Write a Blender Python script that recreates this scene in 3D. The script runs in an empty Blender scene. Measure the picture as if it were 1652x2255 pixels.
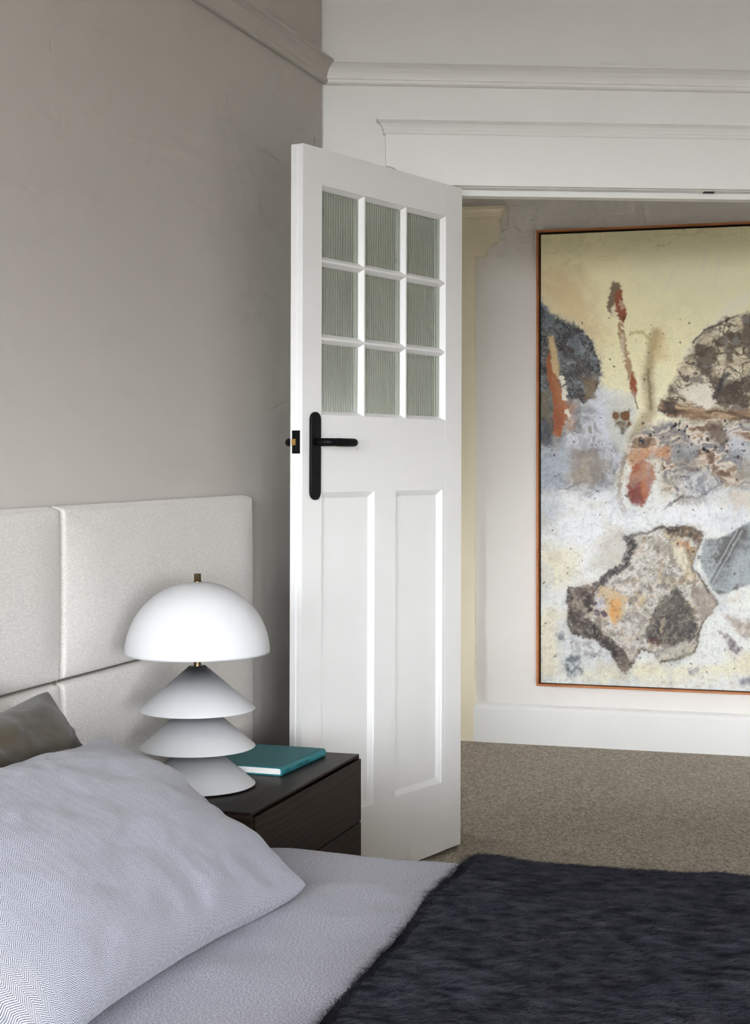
import bpy, bmesh, math
import numpy as np
from mathutils import Vector, Matrix

# ------------------------------------------------------------------ camera, world, lights, exposure
FPX, PX, PY, CAMZ = 3450.0, 980.0, 1003.0, 1.22
scene = bpy.context.scene
coll = scene.collection
cam_d = bpy.data.cameras.new('camera')
cam_d.sensor_fit = 'AUTO'; cam_d.sensor_width = 36.0
cam_d.lens = FPX / 2255.0 * 36.0
cam_d.shift_x = (826.0 - PX) / 2255.0
cam_d.shift_y = -(1127.5 - PY) / 2255.0
cam_d.clip_start = 0.05
cam = bpy.data.objects.new('camera', cam_d)
cam.location = (0, 0, CAMZ); cam.rotation_euler = (math.radians(90), 0, 0)
coll.objects.link(cam); scene.camera = cam

# room frame: local x = n (out from the bedhead wall), local y = u (along it, away from the camera)
TH = math.radians(16.3)
U = Vector((math.sin(TH), math.cos(TH), 0)); N = Vector((math.cos(TH), -math.sin(TH), 0))
C0 = Vector((-0.378, 4.897, 0))
def W(t, d, z=0.0): return C0 - U * t + N * d + Vector((0, 0, z))
RM = Matrix.Translation(C0) @ Matrix.Rotation(-TH, 4, 'Z')            # (d, -t, z) -> world
DWA = math.radians(4.7)
DM = Matrix.Translation(C0) @ Matrix.Rotation(DWA, 4, 'Z')            # door wall: x along, -y into the bedroom
HM = Matrix.Translation(Vector((0.07, 6.72, 0))) @ Matrix.Rotation(math.radians(-16.6), 4, 'Z')   # hall wall, -y into the hall

# overcast sky over a darker garden; daylight enters only through the window openings
world = bpy.data.worlds.new('world'); scene.world = world; world.use_nodes = True
wnt = world.node_tree; wbg = wnt.nodes['Background']
wtc = wnt.nodes.new('ShaderNodeTexCoord'); wsp = wnt.nodes.new('ShaderNodeSeparateXYZ'); wcr = wnt.nodes.new('ShaderNodeValToRGB')
wma = wnt.nodes.new('ShaderNodeMath'); wma.operation = 'MULTIPLY_ADD'; wma.inputs[1].default_value = 0.5; wma.inputs[2].default_value = 0.5
e = wcr.color_ramp.elements
e[0].position = 0.47; e[0].color = (0.080, 0.078, 0.074, 1)
e[1].position = 0.505; e[1].color = (1.10, 1.14, 1.18, 1)
for p, c in ((0.55, (0.91, 0.96, 1.02, 1)), (0.62, (0.60, 0.635, 0.68, 1)), (0.72, (0.44, 0.47, 0.51, 1)), (1.0, (0.34, 0.37, 0.41, 1))):
    q = e.new(p); q.color = c
wnt.links.new(wtc.outputs['Generated'], wsp.inputs[0]); wnt.links.new(wsp.outputs[2], wma.inputs[0])
wnt.links.new(wma.outputs[0], wcr.inputs[0]); wnt.links.new(wcr.outputs[0], wbg.inputs[0])
wbg.inputs[1].default_value = 38.5
def portal(name, loc, toward, sx, sy):
    l = bpy.data.lights.new(name, 'AREA'); l.shape = 'RECTANGLE'; l.size = sx; l.size_y = sy; l.cycles.is_portal = True
    o = bpy.data.objects.new(name, l); coll.objects.link(o); o.location = loc
    o.rotation_euler = Vector(toward).to_track_quat('-Z', 'Z').to_euler()
    return o
BW_D0, BW_D1, BW_Z0, BW_Z1 = 0.30, 2.60, 0.75, 2.50      # tall window behind the camera
LW_D0, LW_D1, LW_Z0, LW_Z1 = 2.80, 4.30, 0.45, 1.55      # unseen low window added beside it, head kept low so upper walls stay dim
SW_T0, SW_T1, SW_Z0, SW_Z1 = 4.90, 6.30, 0.45, 1.55      # side window
portal('back_window_portal', W(6.50, (BW_D0 + BW_D1) / 2, (BW_Z0 + BW_Z1) / 2), U, BW_D1 - BW_D0, BW_Z1 - BW_Z0)
portal('added_low_window_portal', W(6.50, (LW_D0 + LW_D1) / 2, (LW_Z0 + LW_Z1) / 2), U, LW_D1 - LW_D0, LW_Z1 - LW_Z0)
portal('side_window_portal', W((SW_T0 + SW_T1) / 2, 4.50, (SW_Z0 + SW_Z1) / 2), -N, SW_T1 - SW_T0, SW_Z1 - SW_Z0)
HW_T0, HW_T1, HW_Z0, HW_Z1 = -1.80, -1.18, 0.15, 1.75    # unseen opening added at the hall's right end to brighten the hall
HL_Y0, HL_Y1, HL_Z0, HL_Z1 = -1.05, -0.65, 0.30, 1.10      # hidden opening added at the far left end to brighten the lower hall wall
portal('hall_left_fill_portal', HM @ Vector((-1.92, (HL_Y0 + HL_Y1) / 2, (HL_Z0 + HL_Z1) / 2)), HM.to_3x3() @ Vector((1, 0, 0)), HL_Y1 - HL_Y0, HL_Z1 - HL_Z0)
portal('hall_right_fill_portal', W((HW_T0 + HW_T1) / 2, 4.50, (HW_Z0 + HW_Z1) / 2), -N, HW_T1 - HW_T0, HW_Z1 - HW_Z0)

scene.view_settings.view_transform = 'Standard'; scene.view_settings.look = 'None'
scene.view_settings.exposure = 0.0; scene.view_settings.gamma = 1.0
scene.view_settings.use_curve_mapping = False
scene.cycles.max_bounces = 7; scene.cycles.diffuse_bounces = 4; scene.cycles.glossy_bounces = 2; scene.cycles.transmission_bounces = 6
scene.cycles.use_adaptive_sampling = True; scene.cycles.adaptive_threshold = 0.14; scene.cycles.adaptive_min_samples = 12
scene.cycles.use_denoising = True
scene.cycles.blur_glossy = 1.0

# ------------------------------------------------------------------ helpers
def lin(c):
    return tuple((v / 255 / 12.92 if v / 255 <= 0.04045 else ((v / 255 + 0.055) / 1.055) ** 2.4) for v in c) + (1.0,)

def new_mat(name):
    m = bpy.data.materials.new(name); m.use_nodes = True
    nt = m.node_tree; b = nt.nodes['Principled BSDF']
    return m, nt, b

def nd(nt, kind, **kw):
    n = nt.nodes.new(kind)
    for k, v in kw.items():
        if k.startswith('i_'):
            n.inputs[k[2:].replace('_', ' ')].default_value = v
        else:
            setattr(n, k, v)
    return n

def mix_rgb(nt, a, b, fac, blend='MIX'):
    m = nt.nodes.new('ShaderNodeMix'); m.data_type = 'RGBA'; m.blend_type = blend
    for sock, v in ((m.inputs[6], a), (m.inputs[7], b), (m.inputs[0], fac)):
        if hasattr(v, 'links'): nt.links.new(v, sock)
        else: sock.default_value = v
    return m.outputs[2]

def math_n(nt, op, a, b=None, c=None):
    m = nt.nodes.new('ShaderNodeMath'); m.operation = op
    for i, v in enumerate((a, b, c)):
        if v is None: continue
        if hasattr(v, 'links'): nt.links.new(v, m.inputs[i])
        else: m.inputs[i].default_value = v
    return m.outputs[0]

def bump_n(nt, b, height, strength=0.2, dist=0.002):
    bp = nd(nt, 'ShaderNodeBump'); bp.inputs['Strength'].default_value = strength; bp.inputs['Distance'].default_value = dist
    nt.links.new(height, bp.inputs['Height']); nt.links.new(bp.outputs[0], b.inputs['Normal'])
    return bp

def paint(name, col, rough=0.5, spec=0.4, bump=0.05, scale=220, var=0.03):
    m, nt, b = new_mat(name)
    tc = nd(nt, 'ShaderNodeTexCoord')
    n1 = nd(nt, 'ShaderNodeTexNoise', i_Scale=1.3, i_Detail=3.0); nt.links.new(tc.outputs['Object'], n1.inputs['Vector'])
    c = lin(col); c2 = tuple(v * (1 - var * 2) for v in c[:3]) + (1,)
    nt.links.new(mix_rgb(nt, c2, c, n1.outputs['Fac']), b.inputs['Base Color'])
    if bump >= 0.08:
        n2 = nd(nt, 'ShaderNodeTexNoise', i_Scale=scale, i_Detail=1.0); nt.links.new(tc.outputs['Object'], n2.inputs['Vector'])
        bump_n(nt, b, n2.outputs['Fac'], bump, 0.002)
    b.inputs['Roughness'].default_value = rough; b.inputs['Specular IOR Level'].default_value = spec
    return m

def obj(name, verts, faces, material=None, parent=None, smooth=False, mat=None, bevel=0.0):
    me = bpy.data.meshes.new(name)
    me.from_pydata([tuple(v) for v in verts], [], [tuple(f) for f in faces]); me.update()
    if smooth: me.polygons.foreach_set('use_smooth', [True] * len(me.polygons))
    if material: me.materials.append(material)
    o = bpy.data.objects.new(name, me); coll.objects.link(o)
    if mat is not None: o.matrix_world = mat
    if parent is not None: o.parent = parent
    if bevel:
        md = o.modifiers.new('bevel', 'BEVEL'); md.width = bevel; md.segments = 2; md.limit_method = 'ANGLE'
    return o

def fix(o):
    bm = bmesh.new(); bm.from_mesh(o.data); bmesh.ops.recalc_face_normals(bm, faces=bm.faces); bm.to_mesh(o.data); bm.free()
    return o

def box_vf(a, b):
    x0, y0, z0 = a; x1, y1, z1 = b
    v = [(x0, y0, z0), (x1, y0, z0), (x1, y1, z0), (x0, y1, z0), (x0, y0, z1), (x1, y0, z1), (x1, y1, z1), (x0, y1, z1)]
    f = [(0, 3, 2, 1), (4, 5, 6, 7), (0, 1, 5, 4), (1, 2, 6, 5), (2, 3, 7, 6), (3, 0, 4, 7)]
    return v, f
def box(name, a, b, material, parent=None, mat=None, bevel=0.0):
    a2 = tuple(min(p, q) for p, q in zip(a, b)); b2 = tuple(max(p, q) for p, q in zip(a, b))
    v, f = box_vf(a2, b2)
    return obj(name, v, f, material, parent, mat=mat, bevel=bevel)

def prism(name, poly, lo, hi, axis, material, parent=None, mat=None, smooth=False, bevel=0.0):
    """poly: 2D points; axis 'x': poly=(y,z) extruded x; 'y': poly=(x,z); 'z': poly=(x,y)"""
    def pt(p, h):
        return {'x': (h, p[0], p[1]), 'y': (p[0], h, p[1]), 'z': (p[0], p[1], h)}[axis]
    n = len(poly)
    v = [pt(p, lo) for p in poly] + [pt(p, hi) for p in poly]
    f = [tuple(range(n)), tuple(range(2 * n - 1, n - 1, -1))] + [(i, i + n, (i + 1) % n + n, (i + 1) % n) for i in range(n)]
    return fix(obj(name, v, f, material, parent, smooth=smooth, mat=mat, bevel=bevel))

def lathe(name, prof, material, parent=None, seg=96, mat=None, close=False):
    v = []; f = []; n = len(prof)
    for j in range(seg):
        a = 2 * math.pi * j / seg
        for r, z in prof: v.append((r * math.cos(a), r * math.sin(a), z))
    m = n if close else n - 1
    for j in range(seg):
        k = (j + 1) % seg
        for i in range(m):
            i2 = (i + 1) % n
            f.append((j * n + i, k * n + i, k * n + i2, j * n + i2))
    o = obj(name, v, f, material, parent, smooth=True, mat=mat)
    bm = bmesh.new(); bm.from_mesh(o.data); bmesh.ops.remove_doubles(bm, verts=bm.verts, dist=1e-6)
    bmesh.ops.dissolve_degenerate(bm, edges=bm.edges, dist=1e-7); bmesh.ops.recalc_face_normals(bm, faces=bm.faces)
    bm.to_mesh(o.data); bm.free()
    return o

def tube(name, pts, rads, material, parent=None, seg=20, sx=1.0, mat=None, cap=True):
    pts = [Vector(p) for p in pts]; v = []; f = []
    for i, p in enumerate(pts):
        t = (pts[min(i + 1, len(pts) - 1)] - pts[max(i - 1, 0)]).normalized()
        up = Vector((0, 0, 1)) if abs(t.z) < 0.9 else Vector((1, 0, 0))
        a = t.cross(up).normalized(); b = t.cross(a).normalized()
        r = rads[i] if hasattr(rads, '__len__') else rads
        for j in range(seg):
            th = 2 * math.pi * j / seg
            v.append(p + a * (r * sx * math.cos(th)) + b * (r * math.sin(th)))
    for i in range(len(pts) - 1):
        for j in range(seg):
            k = (j + 1) % seg
            f.append((i * seg + j, i * seg + k, (i + 1) * seg + k, (i + 1) * seg + j))
    if cap:
        f.append(tuple(range(seg))); f.append(tuple(range((len(pts) - 1) * seg, len(pts) * seg)))
    return fix(obj(name, v, f, material, parent, smooth=True, mat=mat))

def tag(o, label, cat=None, kind=None, group=None):
    if label: o['label'] = label
    if cat: o['category'] = cat
    if kind: o['kind'] = kind
    if group: o['group'] = group
    return o
def empty(name, mat):
    e = bpy.data.objects.new(name, None); coll.objects.link(e); e.matrix_world = mat; e.empty_display_size = 0.05
    return e
def struct(o, label=None): return tag(o, label, None, 'structure')

# value noise
_rng = np.random.RandomState(7)
_tab = _rng.rand(256, 256)
def vnoise(x, y):
    xi = np.floor(x).astype(int); yi = np.floor(y).astype(int); fx = x - xi; fy = y - yi
    fx = fx * fx * (3 - 2 * fx); fy = fy * fy * (3 - 2 * fy)
    a = _tab[xi & 255, yi & 255]; b = _tab[(xi + 1) & 255, yi & 255]; c = _tab[xi & 255, (yi + 1) & 255]; d = _tab[(xi + 1) & 255, (yi + 1) & 255]
    return (a * (1 - fx) + b * fx) * (1 - fy) + (c * (1 - fx) + d * fx) * fy
def fbm(x, y, o=5, g=0.5):
    s = 0; a = 1; t = 0
    for i in range(o):
        s = s + a * vnoise(x * 2 ** i + 17.3 * i, y * 2 ** i + 31.7 * i); t += a; a *= g
    return s / t

def grid_mesh(name, P, material, parent=None, uv=None, smooth=True, col=None, mat=None):
    """P: (ny, nx, 3) array"""
    ny, nx = P.shape[:2]
    idx = np.arange(ny * nx).reshape(ny, nx)
    q = np.stack([idx[:-1, :-1], idx[:-1, 1:], idx[1:, 1:], idx[1:, :-1]], -1).reshape(-1, 4)
    me = bpy.data.meshes.new(name)
    me.vertices.add(ny * nx); me.vertices.foreach_set('co', P.reshape(-1).astype(np.float32))
    me.loops.add(q.size); me.loops.foreach_set('vertex_index', q.reshape(-1).astype(np.int32))
    me.polygons.add(len(q)); me.polygons.foreach_set('loop_start', (np.arange(len(q)) * 4).astype(np.int32))
    me.update(calc_edges=True); me.validate()
    me.polygons.foreach_set('use_smooth', np.full(len(me.polygons), smooth))
    if uv is not None:
        l = me.uv_layers.new(name='UVMap'); l.data.foreach_set('uv', uv.reshape(-1, 2)[q.reshape(-1)].reshape(-1).astype(np.float32))
    if col is not None:
        ca = me.color_attributes.new('paint', 'FLOAT_COLOR', 'POINT')
        ca.data.foreach_set('color', col.reshape(-1).astype(np.float32))
    me.materials.append(material)
    o = bpy.data.objects.new(name, me); coll.objects.link(o)
    if mat is not None: o.matrix_world = mat
    if parent is not None: o.parent = parent
    return o

# ------------------------------------------------------------------ materials
M_taupe = paint('taupe_wall_paint', (190, 184, 177), 0.62, 0.3, 0.10, 260, 0.02)
M_white = paint('white_wall_paint', (236, 235, 232), 0.6, 0.3, 0.05, 260, 0.01)
M_hallwall = paint('warm_white_wall_paint', (234, 230, 224), 0.6, 0.3, 0.08, 260, 0.01)
M_trim = paint('white_trim_enamel', (234, 233, 229), 0.38, 0.45, 0.03, 120, 0.01)
M_cream = paint('cream_trim_enamel', (238, 227, 200), 0.4, 0.45, 0.03, 120, 0.01)
M_door = paint('white_door_enamel', (234, 233, 231), 0.33, 0.45, 0.04, 90, 0.012)
M_ceil = paint('ceiling_paint', (232, 231, 228), 0.7, 0.3, 0.0)
M_black = paint('matt_black_metal', (8, 8, 9), 0.5, 0.18, 0.0)
M_lamp = paint('white_powdercoat', (194, 194, 195), 0.42, 0.12, 0.01, 600, 0.0)
M_lampin = paint('lamp_inside_white', (225, 225, 222), 0.6)
M_paper = paint('book_paper', (232, 231, 226), 0.8, 0.2, 0.1, 600)

m, nt, b = new_mat('brushed_brass'); M_brass = m
b.inputs['Base Color'].default_value = lin((170, 132, 72)); b.inputs['Metallic'].default_value = 1; b.inputs['Roughness'].default_value = 0.3
m, nt, b = new_mat('dark_brass'); M_dbrass = m
b.inputs['Base Color'].default_value = lin((120, 104, 78)); b.inputs['Metallic'].default_value = 1; b.inputs['Roughness'].default_value = 0.28

# reeded glass: faint green, refraction lines painted dark where reeds meet, diffuse share brightening the panes, reflection
m, nt, b = new_mat('reeded_glass'); M_glass = m
nt.nodes.remove(b); out = nt.nodes['Material Output']
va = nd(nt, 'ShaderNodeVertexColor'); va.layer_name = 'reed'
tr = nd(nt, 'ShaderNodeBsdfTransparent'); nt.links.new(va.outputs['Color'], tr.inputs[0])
df = nd(nt, 'ShaderNodeBsdfTranslucent'); df.inputs[0].default_value = (0.90, 0.95, 0.87, 1)
df2 = nd(nt, 'ShaderNodeBsdfDiffuse'); df2.inputs[0].default_value = (0.90, 0.95, 0.87, 1)
ad = nd(nt, 'ShaderNodeMixShader'); ad.inputs[0].default_value = 0.5; nt.links.new(df.outputs[0], ad.inputs[1]); nt.links.new(df2.outputs[0], ad.inputs[2])
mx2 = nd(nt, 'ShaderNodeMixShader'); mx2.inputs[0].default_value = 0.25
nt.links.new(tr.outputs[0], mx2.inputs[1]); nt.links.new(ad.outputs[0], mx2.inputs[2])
gs = nd(nt, 'ShaderNodeBsdfGlossy'); gs.inputs['Roughness'].default_value = 0.12
fr = nd(nt, 'ShaderNodeFresnel'); fr.inputs[0].default_value = 1.5
mx3 = nd(nt, 'ShaderNodeMixShader'); nt.links.new(fr.outputs[0], mx3.inputs[0]); nt.links.new(mx2.outputs[0], mx3.inputs[1]); nt.links.new(gs.outputs[0], mx3.inputs[2])
nt.links.new(mx3.outputs[0], out.inputs[0])

# carpet: beige-grey loop pile in fine diagonal rows
m, nt, b = new_mat('loop_pile_carpet'); M_carpet = m
tc = nd(nt, 'ShaderNodeTexCoord'); mp = nd(nt, 'ShaderNodeMapping'); mp.inputs['Rotation'].default_value = (0, 0, 0.5)
nt.links.new(tc.outputs['Object'], mp.inputs[0])
vo = nd(nt, 'ShaderNodeTexVoronoi', i_Scale=135.0); vo.inputs['Randomness'].default_value = 0.55; nt.links.new(mp.outputs[0], vo.inputs['Vector'])
nz = nd(nt, 'ShaderNodeTexNoise', i_Scale=420.0, i_Detail=2.0); nt.links.new(mp.outputs[0], nz.inputs['Vector'])
n3 = nd(nt, 'ShaderNodeTexNoise', i_Scale=9.0, i_Detail=3.0); nt.links.new(mp.outputs[0], n3.inputs['Vector'])
hs = nd(nt, 'ShaderNodeSeparateColor'); nt.links.new(vo.outputs['Color'], hs.inputs[0])
c1 = mix_rgb(nt, lin((128, 118, 104)), lin((214, 204, 190)), hs.outputs[0])
c2 = mix_rgb(nt, c1, lin((128, 116, 101)), math_n(nt, 'MULTIPLY', vo.outputs['Distance'], 0.75))
c3 = mix_rgb(nt, c2, lin((176, 166, 151)), math_n(nt, 'MULTIPLY', n3.outputs['Fac'], 0.3))
nt.links.new(c3, b.inputs['Base Color']); b.inputs['Roughness'].default_value = 0.95; b.inputs['Specular IOR Level'].default_value = 0.1
hh = math_n(nt, 'SUBTRACT', math_n(nt, 'MULTIPLY', nz.outputs['Fac'], 0.3), vo.outputs['Distance'])
bump_n(nt, b, hh, 0.7, 0.004)

# dark stained oak
m, nt, b = new_mat('dark_stained_oak'); M_oak = m
tc = nd(nt, 'ShaderNodeTexCoord'); mp = nd(nt, 'ShaderNodeMapping'); mp.inputs['Scale'].default_value = (5.0, 0.9, 9.0)
nt.links.new(tc.outputs['Object'], mp.inputs[0])
wv = nd(nt, 'ShaderNodeTexWave', i_Scale=2.2, i_Distortion=9.0, i_Detail=4.0); wv.bands_direction = 'Z'
wv.inputs['Detail Scale'].default_value = 1.2; nt.links.new(mp.outputs[0], wv.inputs['Vector'])
mp2 = nd(nt, 'ShaderNodeMapping'); mp2.inputs['Scale'].default_value = (160, 6, 160); nt.links.new(tc.outputs['Object'], mp2.inputs[0])
gr = nd(nt, 'ShaderNodeTexNoise', i_Scale=1.0, i_Detail=3.0); nt.links.new(mp2.outputs[0], gr.inputs['Vector'])
g = math_n(nt, 'ADD', math_n(nt, 'MULTIPLY', wv.outputs['Fac'], 0.55), math_n(nt, 'MULTIPLY', gr.outputs['Fac'], 0.5))
nt.links.new(mix_rgb(nt, lin((5, 4, 3.5)), lin((46, 34, 27)), g), b.inputs['Base Color'])
b.inputs['Roughness'].default_value = 0.42; b.inputs['Specular IOR Level'].default_value = 0.12
bump_n(nt, b, g, 0.12, 0.001)

# upholstery of the headboard
m, nt, b = new_mat('oatmeal_upholstery'); M_uph = m
tc = nd(nt, 'ShaderNodeTexCoord')
mp = nd(nt, 'ShaderNodeMapping'); mp.inputs['Scale'].default_value = (700, 1000, 420); nt.links.new(tc.outputs['Object'], mp.inputs[0])
nz = nd(nt, 'ShaderNodeTexNoise', i_Scale=1.0, i_Detail=2.0); nt.links.new(mp.outputs[0], nz.inputs['Vector'])
mp2 = nd(nt, 'ShaderNodeMapping'); mp2.inputs['Scale'].default_value = (300, 120, 620); nt.links.new(tc.outputs['Object'], mp2.inputs[0])
nz2 = nd(nt, 'ShaderNodeTexNoise', i_Scale=1.0, i_Detail=2.0); nt.links.new(mp2.outputs[0], nz2.inputs['Vector'])
w = math_n(nt, 'ADD', math_n(nt, 'MULTIPLY', nz.outputs['Fac'], 0.6), math_n(nt, 'MULTIPLY', nz2.outputs['Fac'], 0.4))
rp = nd(nt, 'ShaderNodeMapRange'); rp.inputs[1].default_value = 0.3; rp.inputs[2].default_value = 0.7; nt.links.new(w, rp.inputs[0])
nt.links.new(mix_rgb(nt, lin((170, 164, 158)), lin((222, 218, 213)), rp.outputs[0]), b.inputs['Base Color'])
b.inputs['Roughness'].default_value = 0.92; b.inputs['Specular IOR Level'].default_value = 0.15
b.inputs['Sheen Weight'].default_value = 0.25; b.inputs['Sheen Roughness'].default_value = 0.5
bump_n(nt, b, w, 0.35, 0.0012)
M_seam = paint('seam_dark_thread', (150, 140, 130), 0.9)

# herringbone weaves (UV in metres)
def herring(name, dark, light, period, pitch, duty, contrast, nscale, fuzz=0.35, bump=0.3, lo=0.35, hi=0.68):
    m, nt, b = new_mat(name)
    uv = nd(nt, 'ShaderNodeUVMap')
    dn = nd(nt, 'ShaderNodeTexNoise', i_Scale=30.0, i_Detail=2.0); nt.links.new(uv.outputs[0], dn.inputs['Vector'])
    sp = nd(nt, 'ShaderNodeSeparateXYZ'); nt.links.new(uv.outputs[0], sp.inputs[0])
    ux = math_n(nt, 'ADD', sp.outputs[0], math_n(nt, 'MULTIPLY', dn.outputs['Fac'], period * 0.12))
    zig = math_n(nt, 'PINGPONG', ux, period / 2)
    ph = math_n(nt, 'ADD', sp.outputs[1], math_n(nt, 'MULTIPLY', zig, 1.15))
    s = math_n(nt, 'SINE', math_n(nt, 'MULTIPLY', ph, 2 * math.pi / pitch))
    rg = nd(nt, 'ShaderNodeMapRange'); rg.inputs[1].default_value = duty - 0.55; rg.inputs[2].default_value = duty + 0.55; nt.links.new(s, rg.inputs[0])
    fz = nd(nt, 'ShaderNodeTexNoise', i_Scale=nscale, i_Detail=3.0); nt.links.new(uv.outputs[0], fz.inputs['Vector'])
    fr = nd(nt, 'ShaderNodeMapRange'); fr.inputs[1].default_value = lo; fr.inputs[2].default_value = hi; nt.links.new(fz.outputs['Fac'], fr.inputs[0])
    fac = math_n(nt, 'ADD', math_n(nt, 'MULTIPLY', rg.outputs[0], contrast), math_n(nt, 'MULTIPLY', fr.outputs[0], fuzz))
    nt.links.new(mix_rgb(nt, lin(dark), lin(light), fac), b.inputs['Base Color'])
    b.inputs['Roughness'].default_value = 0.9; b.inputs['Specular IOR Level'].default_value = 0.15
    b.inputs['Sheen Weight'].default_value = 0.2
    bump_n(nt, b, fac, bump, 0.0015)
    return m
M_herr = herring('herringbone_pillow_cotton', (60, 59, 68), (180, 181, 191), 0.021, 0.0038, -0.05, 0.78, 500, 0.24, 0.2)
M_duvet = herring('chambray_duvet_cotton', (98, 95, 106), (192, 191, 205), 0.040, 0.0034, 0.0, 0.40, 330, 0.56, 0.08, 0.40, 0.64)

m, nt, b = new_mat('olive_cotton'); M_olive = m
tc = nd(nt, 'ShaderNodeTexCoord'); nz = nd(nt, 'ShaderNodeTexNoise', i_Scale=14.0, i_Detail=5.0); nt.links.new(tc.outputs['Object'], nz.inputs['Vector'])
nt.links.new(mix_rgb(nt, lin((52, 45, 33)), lin((66, 58, 43)), nz.outputs['Fac']), b.inputs['Base Color'])
b.inputs['Roughness'].default_value = 0.85; b.inputs['Sheen Weight'].default_value = 0.15; b.inputs['Specular IOR Level'].default_value = 0.2
n2 = nd(nt, 'ShaderNodeTexNoise', i_Scale=900.0); nt.links.new(tc.outputs['Object'], n2.inputs['Vector']); bump_n(nt, b, n2.outputs['Fac'], 0.12, 0.001)

def wool(name, lo, hi, sc):
    m, nt, b = new_mat(name)
    tc = nd(nt, 'ShaderNodeTexCoord')
    mp = nd(nt, 'ShaderNodeMapping'); mp.inputs['Scale'].default_value = (0.35, 1.15, 1.0); mp.inputs['Rotation'].default_value = (0, 0, 0.2); nt.links.new(tc.outputs['Object'], mp.inputs[0])
    n1 = nd(nt, 'ShaderNodeTexNoise', i_Scale=sc, i_Detail=5.0); nt.links.new(mp.outputs[0], n1.inputs['Vector'])
    r = nd(nt, 'ShaderNodeMapRange'); r.inputs[1].default_value = 0.36; r.inputs[2].default_value = 0.68; nt.links.new(n1.outputs['Fac'], r.inputs[0])
    n2 = nd(nt, 'ShaderNodeTexNoise', i_Scale=6.0, i_Detail=2.0); nt.links.new(tc.outputs['Object'], n2.inputs['Vector'])
    base = mix_rgb(nt, lin(lo), lin(hi), r.outputs[0])
    nt.links.new(mix_rgb(nt, base, lin((34, 38, 52)), math_n(nt, 'MULTIPLY', n2.outputs['Fac'], 0.35)), b.inputs['Base Color'])
    b.inputs['Roughness'].default_value = 0.9; b.inputs['Specular IOR Level'].default_value = 0.05
    return m
M_wool = wool('charcoal_mohair_base', (14, 14, 16), (30, 30, 33), 60)
M_pile = wool('charcoal_mohair_pile', (22, 22, 25), (74, 74, 81), 70)

m, nt, b = new_mat('teal_bookcloth'); M_teal = m
tc = nd(nt, 'ShaderNodeTexCoord'); nz = nd(nt, 'ShaderNodeTexNoise', i_Scale=900.0, i_Detail=1.0); nt.links.new(tc.outputs['Object'], nz.inputs['Vector'])
nt.links.new(mix_rgb(nt, lin((20, 92, 100)), lin((38, 124, 132)), nz.outputs['Fac']), b.inputs['Base Color'])
b.inputs['Roughness'].default_value = 0.6; bump_n(nt, b, nz.outputs['Fac'], 0.2, 0.0008)
M_foil = paint('faded_foil_print', (24, 62, 66), 0.4)

m, nt, b = new_mat('orange_timber_frame'); M_timber = m
tc = nd(nt, 'ShaderNodeTexCoord'); nz = nd(nt, 'ShaderNodeTexNoise', i_Scale=6.0, i_Detail=4.0); nt.links.new(tc.outputs['Object'], nz.inputs['Vector'])
nt.links.new(mix_rgb(nt, lin((150, 84, 40)), lin((206, 136, 84)), nz.outputs['Fac']), b.inputs['Base Color']); b.inputs['Roughness'].default_value = 0.45
M_gap = paint('black_rebate_and_gap', (16, 15, 14), 0.8)

# ------------------------------------------------------------------ room shell
H = 3.0
def rbox(name, d0, d1, t0, t1, z0, z1, material, parent=None, bevel=0.0):
    return box(name, (d0, -t0, z0), (d1, -t1, z1), material, parent, RM if parent is None else None, bevel)
struct(rbox('floor', -2.0, 4.7, -2.1, 6.7, -0.1, 0.0, M_carpet), 'beige grey loop pile carpet running through bedroom and hall')
struct(rbox('ceiling', -2.0, 4.7, -2.1, 6.7, H, H + 0.1, M_ceil), 'plain white ceiling above the bedroom')
struct(rbox('wall_left', -0.15, 0.0, 0.02, 6.55, 0, H, M_taupe), 'taupe painted wall behind the upholstered headboard')
# back wall with its window opening
wb = empty('wall_back', RM); struct(wb, 'taupe wall with a wide window facing the doorway')
for a in ((-0.15, BW_D0, 0.0, H), (BW_D1, LW_D0, 0.0, H), (LW_D1, 4.6, 0.0, H), (LW_D0, LW_D1, 0.0, LW_Z0), (LW_D0, LW_D1, LW_Z1, H), (BW_D0, BW_D1, 0.0, BW_Z0), (BW_D0, BW_D1, BW_Z1, H)):
    box('wall_section', (a[0], -6.4, a[2]), (a[1], -6.55, a[3]), M_taupe, wb)
wr = empty('wall_right', RM); struct(wr, 'taupe wall with a side window opposite the headboard')
for a in ((-2.05, HW_T0, 0.0, H), (HW_T0, HW_T1, 0.0, HW_Z0), (HW_T0, HW_T1, HW_Z1, H), (HW_T1, SW_T0, 0.0, H), (SW_T1, 6.4, 0.0, H), (SW_T0, SW_T1, 0.0, SW_Z0), (SW_T0, SW_T1, SW_Z1, H)):
    box('wall_section', (4.4, -a[0], a[2]), (4.55, -a[1], a[3]), M_taupe, wr)
wn = empty('window_1', RM); struct(wn, 'wide white framed window in the wall behind the bed end')
for i in range(5):
    x = BW_D0 + (BW_D1 - BW_D0 - 0.05) * i / 4
    box('window_frame', (x, -6.42, BW_Z0), (x + 0.05, -6.48, BW_Z1), M_trim, wn)
for z in (BW_Z0, BW_Z1 - 0.05):
    box('window_frame', (BW_D0, -6.425, z), (BW_D1, -6.475, z + 0.05), M_trim, wn)
wn = empty('window_3', RM); struct(wn, 'added low white framed window behind the camera, shaped to light the lower room')
for x in (LW_D0, LW_D1 - 0.05): box('window_frame', (x, -6.42, LW_Z0), (x + 0.05, -6.48, LW_Z1), M_trim, wn)
for z in (LW_Z0, LW_Z1 - 0.05): box('window_frame', (LW_D0, -6.425, z), (LW_D1, -6.475, z + 0.05), M_trim, wn)
wn = empty('window_2', RM); struct(wn, 'white framed side window in the wall facing the headboard')
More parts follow.
